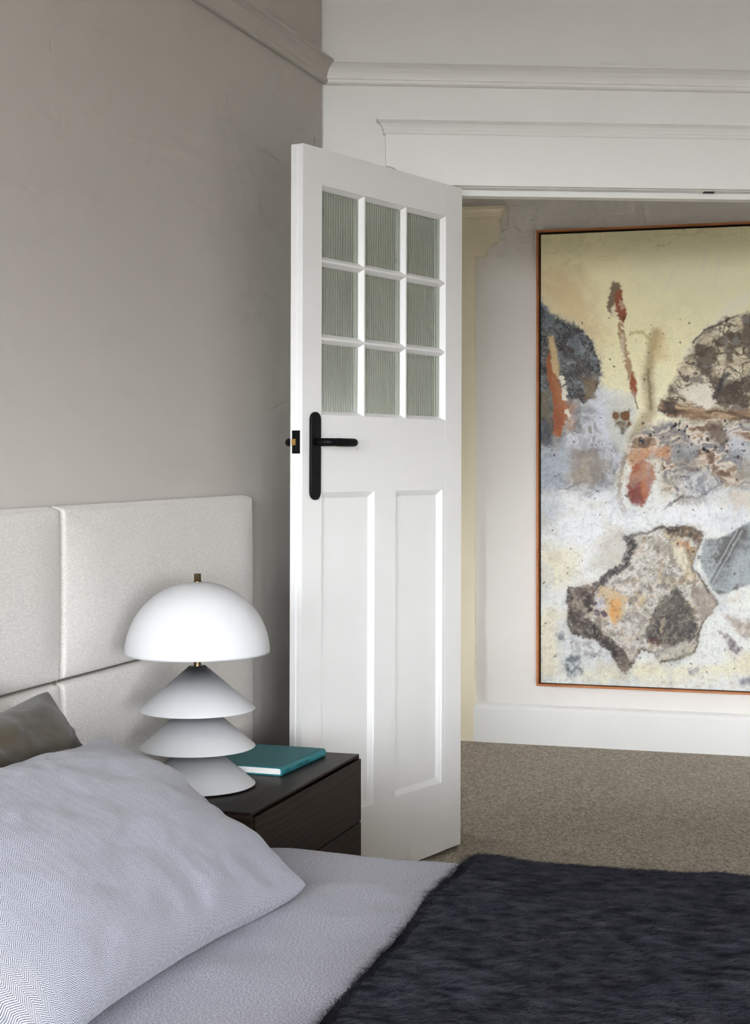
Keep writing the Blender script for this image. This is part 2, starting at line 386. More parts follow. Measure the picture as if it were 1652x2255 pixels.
for t in (SW_T0, SW_T1 - 0.05):
    box('window_frame', (4.42, -t, SW_Z0), (4.48, -t - 0.05, SW_Z1), M_trim, wn)
for z in (SW_Z0, SW_Z1 - 0.05):
    box('window_frame', (4.425, -SW_T0, z), (4.475, -SW_T1, z + 0.05), M_trim, wn)

# door wall (set at an angle) with an opening for a pair of doors
OX0, OX1, DWL, WT = 0.41, 2.055, 2.75, 0.14
dw = empty('wall_door', DM); struct(dw, 'white wall with the open doorway, set at an angle to the taupe wall')
box('wall_section', (-0.12, 0, 0), (OX0 - 0.02, WT, H), M_white, dw)
box('wall_section', (OX1 + 0.02, 0, 0), (DWL, WT, H), M_white, dw)
box('wall_section', (OX0 - 0.02, 0, 2.085), (OX1 + 0.02, WT, H), M_white, dw)
struct(rbox('wall_front', 2.50, 4.4, -0.98, -1.12, 0, H, M_white), 'white wall right of the doorway, outside the picture')
# hall
hw = box('wall_hall', (-2.0, 0, 0), (5.0, 0.15, H), M_hallwall, mat=HM)
struct(hw, 'warm white hall wall behind the large painting')
he = empty('wall_hall_end', HM); struct(he, 'far left end wall of the hall')
for a in ((-2.4, HL_Y0, 0, H), (HL_Y1, 0.0, 0, H), (HL_Y0, HL_Y1, 0, HL_Z0), (HL_Y0, HL_Y1, HL_Z1, H)):
    box('wall_section', (-1.95, a[0], a[2]), (-1.8, a[1], a[3]), M_hallwall, he)
hr = rbox('wall_hall_side', -2.0, -0.15, 0.02, 0.16, 0, H, M_hallwall); struct(hr, 'hall side of the wall behind the bedroom corner')
# baseboard of the hall wall, chamfered top
bb = prism('baseboard_hall', [(0, 0), (-0.022, 0), (-0.022, 0.142), (-0.016, 0.158), (-0.004, 0.166), (0, 0.168)], 0.06, 4.4, 'x', M_trim, mat=HM)
struct(bb, 'tall white baseboard along the hall wall under the painting')

# picture rails
RAIL = [(0.0, 2.378), (-0.012, 2.379), (-0.017, 2.384), (-0.018, 2.392), (-0.012, 2.397), (-0.013, 2.402),
        (-0.018, 2.415), (-0.026, 2.428), (-0.038, 2.438), (-0.044, 2.441), (-0.044, 2.449), (0, 2.451)]
tr = prism('trim_1', RAIL, 0.0, DWL, 'x', M_trim, mat=DM); struct(tr, 'white picture rail moulding across the doorway wall')
tr = prism('trim_2', [(-y, z) for y, z in RAIL], -6.4, 0.012, 'y', M_taupe, mat=RM)
struct(tr, 'taupe painted picture rail moulding high on the headboard wall')

# door head trims: board with coved lower corners, capped with a moulded cornice with returns
CAP = [(0.000, 0.000), (0.006, 0.000), (0.008, 0.005), (0.006, 0.010), (0.008, 0.012), (0.011, 0.020), (0.017, 0.030), (0.026, 0.037), (0.029, 0.039), (0.029, 0.052), (0.000, 0.053)]
def head_trim(name, mat, x0, x1, ainner0, ainner1, material, label, zb=2.066, zt=2.224):
    e = empty(name, mat); struct(e, label)
    r = 0.058; T = 0.024
    pts = [(x0, zt), (x0, zb + r)]
    for i in range(1, 9):
        a = math.pi / 2 * i / 8
        pts.append((x0 + r * math.sin(a) , zb + r * math.cos(a)) if False else (x0 + r - r * math.cos(a), zb + r - r * math.sin(a)))
    # concave cove: centre at the outer lower corner
    pts = [(x0, zt), (x0, zb + r)] + [(x0 + r * math.sin(math.pi / 2 * i / 10), zb + r * math.cos(math.pi / 2 * i / 10)) for i in range(1, 11)]
    pts += [(x1 - r * math.sin(math.pi / 2 * i / 10), zb + r * math.cos(math.pi / 2 * i / 10)) for i in range(10, 0, -1)] + [(x1, zb + r), (x1, zt)]
    prism('head_board', pts, 0.0, -T, 'y', material, e)
    v = []; f = []
    for o, z in CAP:
        v += [(x0 - o, 0, zt + z), (x0 - o, -(T + o), zt + z), (x1 + o, -(T + o), zt + z), (x1 + o, 0, zt + z)]
    n = len(CAP)
    for i in range(n - 1):
        for j in range(3):
            f.append((i * 4 + j, i * 4 + j + 1, i * 4 + 4 + j + 1, i * 4 + 4 + j))
        f.append((i * 4 + 3, i * 4, i * 4 + 4, i * 4 + 7))
    f.append((0, 1, 2, 3)); f.append(((n - 1) * 4, (n - 1) * 4 + 3, (n - 1) * 4 + 2, (n - 1) * 4 + 1))
    fix(obj('cornice', v, f, material, e))
    AW = 0.100
    prof = [(0, 0), (0, -0.012), (0.012, -0.016), (0.030, -0.016), (0.034, -0.020), (AW, -0.020), (AW, 0)]
    for s, xi in ((-1, ainner0), (1, ainner1)):
        prism('architrave', [(xi + s * x, y) for x, y in prof], 0.0, zb, 'z', material, e)
    return e
head_trim('trim_3', DM, 0.192, 2.273, OX0 - 0.008, OX1 + 0.008, M_trim, 'white door head with moulded cornice and coved ends over the bedroom doorway')
head_trim('trim_4', HM, -1.20, 0.172, -1.02, -0.035, M_cream, 'cream door head with coved end and architrave in the hall left of the painting')

# jamb lining with rebate and stop
jm = empty('trim_5', DM); struct(jm, 'white door jamb lining with rebate and stop')
def jamb(name, lo, hi, side):
    if side == 'top':
        box(name, (lo, 0.0, 2.064), (hi, WT, 2.084), M_trim, jm)
        box('door_stop', (lo, 0.046, 2.045), (hi, 0.10, 2.0645), M_trim, jm)
    else:
        s = 1 if side == 'l' else -1
        box(name, (lo, 0.0, 0.0), (lo - s * 0.02, WT, 2.084), M_trim, jm)
        box('door_stop', (lo, 0.046, 0.0), (lo + s * 0.012, 0.10, 2.0645), M_trim, jm)
jamb('jamb_lining', OX0 - 0.02, OX1 + 0.02, 'top'); jamb('jamb_lining', OX0, 0, 'l'); jamb('jamb_lining', OX1, 0, 'r')
box('catch_plate', (1.213, 0.016, 2.0615), (1.247, 0.036, 2.0645), M_black, jm)

# hall door behind the cream architrave (closed, beside the painting)
hd = empty('door_2', HM); struct(hd, 'closed cream hall door in the cream architrave')
box('door_leaf', (-1.02, -0.012, 0.01), (-0.035, -0.001, 2.06), M_cream, hd)

# ------------------------------------------------------------------ the open glazed door
DA = math.radians(58.0); DWID = 0.817; DZ0, DZ1, DT = 0.012, 2.051, 0.040
latch = Vector((-0.379, 4.187, 0))
M_door0 = Matrix.Translation(latch) @ Matrix.Rotation(DA, 4, 'Z')
piv = Vector((DWID, 0, DZ1))
M_D = M_door0 @ Matrix.Translation(piv) @ Matrix.Rotation(math.radians(0.28), 4, 'Y') @ Matrix.Translation(-piv)
door = empty('door_1', M_D); struct(door, 'open white panelled door with nine reeded glass panes and black lever handle')
def dx(px):
    r = (px - PX) / FPX
    return (-latch.x + latch.y * r) / (math.cos(DA) - math.sin(DA) * r)
def dz(px, py):
    x = dx(px); return CAMZ - (py - PY) * (latch.y + math.sin(DA) * x) / FPX
GX0, GX1 = dx(709.5), dx(982.5)
GZ1, GZ0 = dz(711, 411), dz(709, 916)
PZ1 = dz(711, 1088); PZ0 = dz(872, 1757)
PX0, PX1, PX2, PX3 = dx(711), dx(827), dx(874), dx(976)
# stiles and rails
prism('stile', [(0.0, 0.0), (GX0, 0.0), (GX0, DT), (0.0, DT), (0.0, 0.022), (0.004, 0.020), (0.004, 0.0165), (0.0, 0.0145)], DZ0, DZ1, 'z', M_door, door)
box('stile', (GX1, 0, DZ0), (DWID, DT, DZ1), M_door, door, bevel=0.0015)
box('rail', (GX0, 0, GZ1), (GX1, DT, DZ1), M_door, door)
box('rail', (GX0, 0, PZ1), (GX1, DT, GZ0), M_door, door)
box('rail', (GX0, 0, DZ0), (GX1, DT, PZ0), M_door, door)
box('mullion', (PX1, 0, PZ0), (PX2, DT, PZ1), M_door, door)
if PX0 - GX0 > 0.0005: box('stile', (GX0, 0, PZ0), (PX0, DT, PZ1), M_door, door)
if GX1 - PX3 > 0.0005: box('stile', (PX3, 0, PZ0), (GX1, DT, PZ1), M_door, door)
# recessed lower panels with a sloped moulding
for a, c in ((PX0, PX1), (PX2, PX3)):
    v = []; f = []
    for y0, y1, y2 in ((0.0, 0.004, 0.013), (DT, DT - 0.004, DT - 0.013)):
        s = len(v)
        for ins, y in ((0.0, y0), (0.0005, y1), (0.007, y1 + (y2 - y1) * 0.35), (0.013, y1 + (y2 - y1) * 0.8), (0.016, y2)):
            v += [(a + ins, y, PZ0 + ins), (c - ins, y, PZ0 + ins), (c - ins, y, PZ1 - ins), (a + ins, y, PZ1 - ins)]
        for i in range(4):
            for j in range(4):
                k = (j + 1) % 4; f.append((s + i * 4 + j, s + i * 4 + k, s + i * 4 + 4 + k, s + i * 4 + 4 + j))
        f.append((s + 16, s + 17, s + 18, s + 19))
    fix(obj('panel', v, f, M_door, door))
# glazing bars: tapered on both faces
BW, FW = 0.0135, 0.0028
def bar_prof(c):
    g = 0.0175
    return [(c - BW, g), (c - BW + 0.003, g - 0.004), (c - FW, 0.004), (c + FW, 0.004), (c + BW - 0.003, g - 0.004), (c + BW, g), (c + BW, DT - g),
            (c + BW - 0.003, DT - g + 0.004), (c + FW, DT - 0.004), (c - FW, DT - 0.004), (c - BW + 0.003, DT - g + 0.004), (c - BW, DT - g)]
cw = (GX1 - GX0); ch = (GZ1 - GZ0)
VX = [dx(806.5), dx(898)]
HZ = [dz(711, 576.5), dz(711, 748.5)]
HZ = [GZ1 - ch * 0.328, GZ1 - ch * 0.667]
for x in VX: prism('muntin', bar_prof(x), GZ0, GZ1, 'z', M_door, door)
xs = [GX0] + VX + [GX1]; zs = [GZ1] + HZ + [GZ0]
for z in HZ:
    for i in range(3):
        x0 = xs[i] + (FW if i else 0); x1 = xs[i + 1] - (FW if i < 2 else 0)
        prism('muntin', [(y, zz) for zz, y in bar_prof(z)], x0, x1, 'x', M_door, door)
# glazing beads round the opening
for x0, sgn in ((GX0, 1), (GX1, -1)):
    prism('glazing_bead', [(x0, 0.003), (x0 + sgn * 0.011, 0.0175), (x0 + sgn * 0.011, DT - 0.0175), (x0, DT - 0.003)], GZ0, GZ1, 'z', M_door, door)
for z0, sgn in ((GZ0, 1), (GZ1, -1)):
    prism('glazing_bead', [(0.003, z0), (0.0175, z0 + sgn * 0.011), (DT - 0.0175, z0 + sgn * 0.011), (DT - 0.003, z0)], GX0, GX1, 'x', M_door, door)
# reeded panes
for i in range(3):
    for j in range(3):
        x0 = xs[i] + 0.0055; x1 = xs[i + 1] - 0.0055; z1 = zs[j] - 0.0055; z0 = zs[j + 1] + 0.0055
        nr = 17; seg = 6; pr = []
        for k in range(nr * seg + 1):
            ph = (k % seg) / seg
            pr.append((x0 + (x1 - x0) * k / (nr * seg), 0.0198 - 0.0034 * (1 - (2 * ph - 1) ** 2)))
        v = [(x, y, z0) for x, y in pr] + [(x, y, z1) for x, y in pr] + [(x0, 0.0225, z0), (x1, 0.0225, z0), (x0, 0.0225, z1), (x1, 0.0225, z1)]
        n = len(pr); f = [(k, k + 1, n + k + 1, n + k) for k in range(n - 1)] + [(2 * n, 2 * n + 2, 2 * n + 3, 2 * n + 1)]
        f += [(0, n, 2 * n + 2, 2 * n), (n - 1, 2 * n + 1, 2 * n + 3, 2 * n - 1), tuple([2 * n] + [2 * n + 1] + list(range(n - 1, -1, -1))), tuple([2 * n + 3, 2 * n + 2] + list(range(n, 2 * n)))]
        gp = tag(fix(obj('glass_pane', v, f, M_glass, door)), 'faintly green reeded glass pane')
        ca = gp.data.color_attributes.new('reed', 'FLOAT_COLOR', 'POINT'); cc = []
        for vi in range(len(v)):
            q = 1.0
            if vi < 2 * n: q = 1 - 0.55 * abs(2 * ((vi % n) % seg) / seg - 1) ** 3  # reed valleys darkened in vertex colour, standing in for refraction
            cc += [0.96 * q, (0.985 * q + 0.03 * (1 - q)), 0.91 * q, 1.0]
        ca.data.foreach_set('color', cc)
# black handle set
HX = dx(693) ; HZC = 1.252
def stadium(cx, z0, z1, w, n=12):
    r = w / 2
    return [(cx + r * math.cos(a), z1 - r + r * math.sin(a)) for a in np.linspace(0, math.pi, n)] + [(cx + r * math.cos(a), z0 + r + r * math.sin(a)) for a in np.linspace(math.pi, 2 * math.pi, n)]
PT, PB = dz(693, 910), dz(693, 1104)
for side in (0, 1):
    if side == 0: ys = (0.0, -0.010); yl = -0.052
    else: ys = (DT, DT + 0.010); yl = DT + 0.052
    hp = prism('handle_plate', stadium(HX, PB, PT, 0.043), ys[0], ys[1], 'y', M_black, door, bevel=0.0025)
    tag(hp, 'matt black rounded back plate')
    p = [(HX, ys[1], HZC), (HX, yl * 0.6 + ys[1] * 0.4, HZC), (HX + 0.003, yl * 0.85 + ys[1] * 0.15, HZC), (HX + 0.010, yl, HZC), (HX + 0.02, yl, HZC), (HX + 0.035, yl, HZC), (HX + 0.036, yl, HZC),
         (HX + 0.112, yl, HZC), (HX + 0.118, yl, HZC), (HX + 0.1215, yl, HZC), (HX + 0.1225, yl, HZC)]
    rr = [0.0108, 0.0108, 0.0108, 0.0108, 0.0108, 0.0108, 0.0113, 0.0113, 0.0105, 0.008, 0.004]
    tag(tube('lever', p, rr, M_black, door, 24), 'matt black lever handle')
lp = box('latch_plate', (-0.0012, 0.0075, HZC - 0.031), (0.001, 0.0335, HZC + 0.031), M_black, door); tag(lp, 'black latch face plate on the door edge')
lb = prism('latch_bolt', [(0.0, 0.0205), (-0.0035, 0.0225), (-0.006, 0.0315), (0.0, 0.0325)], HZC - 0.0085, HZC + 0.0085, 'z', M_brass, lp); lb['label'] = 'brass latch bolt'
for z in (0.25, 1.05, 1.82):
    tube('hinge', [(DWID + 0.006, DT + 0.004, z - 0.045), (DWID + 0.006, DT + 0.004, z + 0.045)], 0.006, M_black, door, 12)

# ------------------------------------------------------------------ headboard
hb = empty('headboard', RM)
tag(hb, 'oatmeal fabric headboard of large padded panels along the taupe wall', 'headboard')
HBT = 1.113; rows = [(HBT, 0.7466), (0.7454, 0.378), (0.376, 0.02)]
cols = [(0.672, 1.676), (1.679, 3.25), (3.253, 4.25)]
box('back_board', (0.0, -0.662, 0.02), (0.022, -4.26, HBT - 0.004), M_uph, hb, bevel=0.004)
def pad(t0, t1, z0, z1):
    w = t1 - t0; h = z1 - z0; D = 0.050; R = 0.013
    nx, nz = 64, 34
    def ramp(n, L):
        e = np.concatenate([np.linspace(0, 0.05, 9) ** 1.0, np.linspace(0.05, L - 0.05, n - 16)[1:-1], L - np.linspace(0.05, 0, 9)]); return e
    a = ramp(nx, w); c = ramp(nz, h)
    A, Cc = np.meshgrid(a, c)
    ex = np.minimum(A, w - A); ez = np.minimum(Cc, h - Cc)
    def round_(e): q = np.clip(e / R, 0, 1); return np.sqrt(np.clip(1 - (1 - q) ** 2, 0, 1))
    def puff(e, L): q = np.clip(e / 0.14, 0, 1); return q * (2 - q)
    prof = 0.016 * round_(ex) * round_(ez) + (D - 0.016) * 0.5 + (D - 0.016) * 0.5 * puff(ex, w) * puff(ez, h)
    edge = (ex <= 1e-9) | (ez <= 1e-9)
    d = 0.018 + np.where(edge, 0.004, prof)
    # round the outline corners slightly
    P = np.stack([d, -(t0 + A), z0 + Cc], -1)
    return P
for (t0, t1) in cols:
    for (z1, z0) in rows:
        P = pad(t0, t1, z0, z1)
        o = grid_mesh('padded_panel', P[:, ::-1].copy(), M_uph, hb)
tube('seam_cord', [(0.037, -0.69, 0.746), (0.037, -3.2, 0.746), (0.037, -4.2, 0.746)], 0.0017, M_seam, hb, 8)
for t in (1.6775, 3.2515):
    tube('seam_cord', [(0.037, -t, 0.4), (0.037, -t, 1.09)], 0.0017, M_seam, hb, 8)

# ------------------------------------------------------------------ nightstand
NT0, NT1, ND0, ND1, NH = 1.005, 1.660, 0.075, 0.473, 0.496
ns = empty('nightstand', RM @ Matrix.Translation(Vector((ND0, -NT1, 0)))); tag(ns, 'dark stained oak nightstand with three plain drawers beside the bed', 'nightstand')
NW, NDp = NT1 - NT0, ND1 - ND0
box('top', (0, 0, NH - 0.006), (NDp - 0.002, NW, NH), M_oak, ns, bevel=0.0008)
box('side_panel', (0, 0, 0.0), (NDp - 0.002, 0.005, NH - 0.006), M_oak, ns)
box('side_panel', (0, NW - 0.005, 0.0), (NDp - 0.002, NW, NH - 0.006), M_oak, ns)
box('back_panel', (0, 0.005, 0.03), (0.012, NW - 0.005, NH - 0.006), M_oak, ns)
box('inner_case', (0.012, 0.005, 0.03), (NDp - 0.02, NW - 0.005, NH - 0.006), M_gap, ns)  # case blackened so the drawer gaps read as deep shade
dh = 0.150
for k in range(3):
    z1 = NH - 0.0115 - k * (dh + 0.003)
    dr = box('drawer_front', (NDp - 0.020, 0.0095, z1 - dh), (NDp + 0.0025, NW + 0.001, z1), M_oak, ns, bevel=0.0008)

# ------------------------------------------------------------------ table lamp
LP = Matrix.Translation(Vector((-0.542, 3.431, NH)))
lamp = empty('table_lamp', LP); tag(lamp, 'white pagoda table lamp with domed shade and three stacked cones on nightstand', 'lamp')
R0 = 0.1262
def cone(zr, name):
    ang = 0.866
    pr = [(R0 - 0.0015, zr - 0.0012), (R0, zr), (R0 - 0.001, zr + 0.0016), (0.0175, zr + (R0 - 0.0175) * ang + 0.001), (0.0165, zr + (R0 - 0.0175) * ang - 0.002), (R0 - 0.0045, zr - 0.0005)]
    return lathe(name, pr, M_lamp, lamp, 128, close=True)
for zr in (0.0045, 0.0868, 0.169): cone(zr, 'cone_tier')
lathe('base_plate', [(0.0, 0.0), (R0 - 0.008, 0.0), (R0 - 0.007, 0.003), (0.0, 0.004)], M_gap, lamp, 64)
tube('stem', [(0, 0, 0.004), (0, 0, 0.44)], 0.0085, M_dbrass, lamp, 24)
RD, HD, ZD = 0.1578, 0.1555, 0.292
pr = []
for i in range(41):
    a = math.pi / 2 * i / 40
    c_, s_ = math.cos(a), math.sin(a)
    pr.append((RD * c_ ** 0.96 if i < 40 else 0.0, ZD + HD * s_ ** 1.04))
inner = [(max(r - 0.0035, 0), ZD + (z - ZD) * 0.975) for r, z in pr[::-1]]
inner[-1] = (RD - 0.0035, ZD)
lathe('dome_shade', pr + inner, M_lamp, lamp, 128, close=True)
fn = lathe('finial', [(0.0, 0.4455), (0.0092, 0.4455), (0.0092, 0.4495), (0.0078, 0.4500), (0.0078, 0.4645), (0.0072, 0.4652), (0.0, 0.4652)], M_dbrass, lamp, 40)
fn['label'] = 'brass finial knob on top'
lathe('bulb', [(0.0, 0.345), (0.02, 0.352), (0.026, 0.37), (0.02, 0.39), (0.011, 0.41), (0.0, 0.412)], M_lampin, lamp, 32)

# ------------------------------------------------------------------ book
BKA = math.atan2(0.231, 0.079)
bk = empty('book', Matrix.Translation(Vector((-0.367, 3.535, NH))) @ Matrix.Rotation(BKA - math.pi / 2, 4, 'Z'))
tag(bk, 'closed teal clothbound book lying on the nightstand beside the lamp', 'book')
BL, BWd, BT = 0.243, 0.185, 0.0195
def bev_board(z0, z1): return box('cover_board', (-BWd, -0.003, z0), (-0.010, BL + 0.003, z1), M_teal, bk, bevel=0.0007)
bev_board(0.0, 0.0028); bev_board(BT - 0.0028, BT)
sp = [(-0.011, 0.0), (-0.004, 0.0002), (-0.001, 0.002), (0.0012, 0.006), (0.0018, BT / 2), (0.0012, BT - 0.006), (-0.001, BT - 0.002), (-0.004, BT - 0.0002), (-0.0075, BT), (-0.009, BT - 0.0012), (-0.0115, BT - 0.0012),
      (-0.0115, BT - 0.0030), (-0.004, BT - 0.0032), (-0.0025, BT / 2), (-0.004, 0.0032), (-0.011, 0.003)]
prism('spine', sp, -0.003, BL + 0.003, 'y', M_teal, bk)
prism('page_block', [(-BWd + 0.004, 0.0029), (-0.0045, 0.0033), (-0.0032, BT / 2), (-0.0045, BT - 0.0033), (-BWd + 0.004, BT - 0.0029)], 0.0, BL, 'y', M_paper, bk)
def text_on(body, size, mat_, name):
    cu = bpy.data.curves.new(name, 'FONT'); cu.body = body; cu.size = size; cu.extrude = 0.00012; cu.align_x = 'LEFT'
    o = bpy.data.objects.new(name + '_tmp', cu); coll.objects.link(o)
    dg = bpy.context.evaluated_depsgraph_get(); me = bpy.data.meshes.new_from_object(o.evaluated_get(dg))
    bpy.data.objects.remove(o); me.materials.clear(); me.materials.append(M_foil); me.name = name
    q = bpy.data.objects.new(name, me); coll.objects.link(q); q.parent = bk; q.matrix_local = mat_
    return q
SPM = Matrix(((0, 0, 1, 0.0019), (1, 0, 0, 0.012), (0, 1, 0, 0.0055), (0, 0, 0, 1)))
text_on('INEZ', 0.0115, SPM, 'spine_lettering')
SPM2 = SPM.copy(); SPM2[1][3] = 0.075
text_on('INSPIRATIONS', 0.0105, SPM2, 'spine_lettering')
text_on('I  ///  1', 0.012, Matrix.Translation(Vector((-0.072, 0.196, BT + 0.0001))), 'cover_mark')

# ------------------------------------------------------------------ bed: base, mattress, duvet
bed = empty('bed', RM @ Matrix.Translation(Vector((0.075, -1.70, 0)))); tag(bed, 'low upholstered bed under the grey duvet', 'bed')
box('base', (0.0, 0.0, 0.03), (2.03, -1.60, 0.22), M_uph, bed, bevel=0.01)
box('mattress', (0.005, -0.01, 0.22), (2.02, -1.59, 0.385), M_lampin, bed, bevel=0.03)
for xx in (0.10, 1.9):
    for yy in (-0.12, -1.5): box('foot', (xx, yy, 0), (xx + 0.05, yy + 0.05, 0.03), M_gap, bed)

BT0, BT1 = 1.682, 3.34
def duvet_pt(s, d):
    """s: arc length from the near-door top edge (negative = hanging side); returns t, z, nt, nz"""
    r = 0.045
    fold = (fbm(d * 3.1 + 3, s * 0 + 1.5, 3) - 0.5) * 0.030
    fold2 = (fbm(d * 7 + 8, s * 2 + 9.5, 3) - 0.5) * 0.014
    zt = 0.438 + 0.026 * np.clip((s) / 0.45, 0, 1) ** 0.8 + 0.02 * (fbm(s * 2.4 + 5, d * 2.4 + 2, 3) - 0.5) + 0.007 * (fbm(s * 8 + 1, d * 8 + 7, 3) - 0.5)
    zt = zt + 0.010 * np.exp(-((d - 0.56) / 0.10) ** 2) * np.exp(-((s - 0.05) / 0.15) ** 2)
    arc = r * math.pi / 2
    a = np.clip((s + arc) / arc, 0, 1)            # 0 at the vertical side, 1 flat
    ang = a * math.pi / 2
    side = np.minimum(s + arc, 0)
    t = BT0 + fold + r - r * np.cos(math.pi / 2 - ang) * 1.0
    t = BT0 + fold + r * (1 - np.cos(ang)) + np.maximum(s, 0) + np.where(side < 0, fold2 * np.clip(-side / 0.1, 0, 1) - 0.02 * np.clip(-side / 0.25, 0, 1), 0)
    z = zt - r + r * np.sin(ang) + side
    nt_ = -np.cos(ang); nz_ = np.sin(ang)
    return t, z, nt_, nz_
ss = np.concatenate([np.linspace(-0.33, -0.071, 24)[:-1], np.linspace(-0.071, 0.0, 10)[:-1], np.linspace(0, BT1 - BT0, 190)])
dd = np.linspace(0.10, 2.14, 240)
S, D = np.meshgrid(ss, dd)
t_, z_, a_, b_ = duvet_pt(S, D)
foot = np.clip((D - 2.08) / 0.06, 0, 1); z_ = z_ - 0.06 * foot ** 2
P = np.stack([D, -t_, z_], -1)
duv = grid_mesh('duvet', P, M_duvet, None, uv=np.stack([S, D], -1), mat=RM)
md = duv.modifiers.new('thick', 'SOLIDIFY'); md.thickness = 0.012; md.offset = -1 if True else 1
tag(duv, 'lilac grey chambray duvet spread over the bed', 'duvet')

# ------------------------------------------------------------------ mohair throw
ss2 = np.concatenate([np.linspace(-0.27, -0.071, 16)[:-1], np.linspace(-0.071, 0.0, 12)[:-1], np.linspace(0, 1.45, 200)])
def throw_pts(S, e):
    """e in 0..1 across the throw from its pillow-side edge"""
    d0 = 0.945 + 0.062 * np.maximum(S, 0) + 0.022 * (fbm(S * 5 + 2, S * 0 + 4.2, 3) - 0.5) + 0.03 * np.clip(-S / 0.07, 0, 1)
    D = d0 + e * (1.98 - d0)
    t, z, nt_, nz_ = duvet_pt(S, D)
    edge = np.clip(np.minimum((D - d0), (1.98 - D)) / 0.018, 0, 1); edge = np.sqrt(np.clip(1 - (1 - edge) ** 2, 0, 1))
    h = 0.006 + 0.016 * edge * (0.75 + 0.5 * fbm(S * 28 + 3, D * 22 + 5, 3))
    return D, t + nt_ * h, z + nz_ * h
E, S2 = np.meshgrid(np.concatenate([np.linspace(0, 0.03, 10)[:-1], np.linspace(0.03, 0.97, 170), np.linspace(0.97, 1, 8)[1:]]), ss2)
D2, T2, Z2 = throw_pts(S2, E)
thr = grid_mesh('throw_blanket', np.stack([D2, -T2, Z2], -1), M_wool, None, mat=RM)
tag(thr, 'shaggy charcoal mohair throw laid across the grey duvet', 'blanket')
# fuzzy pile: short curved fibres as thin ribbons
rg = np.random.RandomState(3); NF = 120000
sv = rg.uniform(-0.15, 1.12, NF); ev = rg.uniform(0.0, 0.66, NF) ** 1.0
ev[:5000] = np.abs(rg.normal(0, 0.01, 5000))
sv[5000:9000] = rg.uniform(-0.1, 0.03, 4000)
Dd, Tt, Zz = throw_pts(sv, ev); Zz = Zz - 0.001
fl = fbm(Tt * 9, Dd * 9, 3)
ang = (fl - 0.5) * 3.2 + 0.30 + rg.normal(0, 0.5, NF)
ln = rg.uniform(0.012, 0.036, NF); ln = np.where((ev < 0.02) | (sv < 0.03), ln * 0.5, ln); sgn = np.where(ev < 0.02, -1.0, 1.0)
dirv = np.stack([np.cos(ang) * sgn, np.sin(ang), np.zeros(NF)], -1)
base = np.stack([Dd, -Tt, Zz], -1)
lift = rg.uniform(0.10, 0.36, NF) * ln
curl = rg.normal(0, 0.6, NF)
perp = np.stack([-dirv[:, 1], dirv[:, 0], np.zeros(NF)], -1)
pts = []
for k, q in enumerate((0.0, 0.4, 0.75, 1.0)):
    pts.append(base + dirv * (ln * q)[:, None] + perp * (ln * curl * q * q)[:, None] + np.array([0, 0, 1.0]) * (lift * (q * (1.7 - q)))[:, None])
wd = rg.uniform(0.00018, 0.00042, NF)
vv = []
for k, wq in enumerate((1.0, 0.9, 0.6, 0.25)):
    wvec = (perp * 0.8 + np.array([0, 0, 0.4])) * (wd * wq)[:, None]
    vv += [pts[k] - wvec, pts[k] + wvec]
V = np.stack(vv, 1).reshape(-1, 3)
bi = (np.arange(NF) * 8)[:, None]
Q = np.concatenate([np.stack([bi[:, 0] + 2 * k, bi[:, 0] + 2 * k + 1, bi[:, 0] + 2 * k + 3, bi[:, 0] + 2 * k + 2], -1) for k in range(3)], 0)
me = bpy.data.meshes.new('mohair_pile')
me.vertices.add(len(V)); me.vertices.foreach_set('co', V.reshape(-1).astype(np.float32))
me.loops.add(Q.size); me.loops.foreach_set('vertex_index', Q.reshape(-1).astype(np.int32))
me.polygons.add(len(Q)); me.polygons.foreach_set('loop_start', (np.arange(len(Q)) * 4).astype(np.int32))
me.update(calc_edges=True); me.materials.append(M_pile)
o = bpy.data.objects.new('mohair_pile', me); coll.objects.link(o); o.parent = thr; o['kind'] = 'stuff'

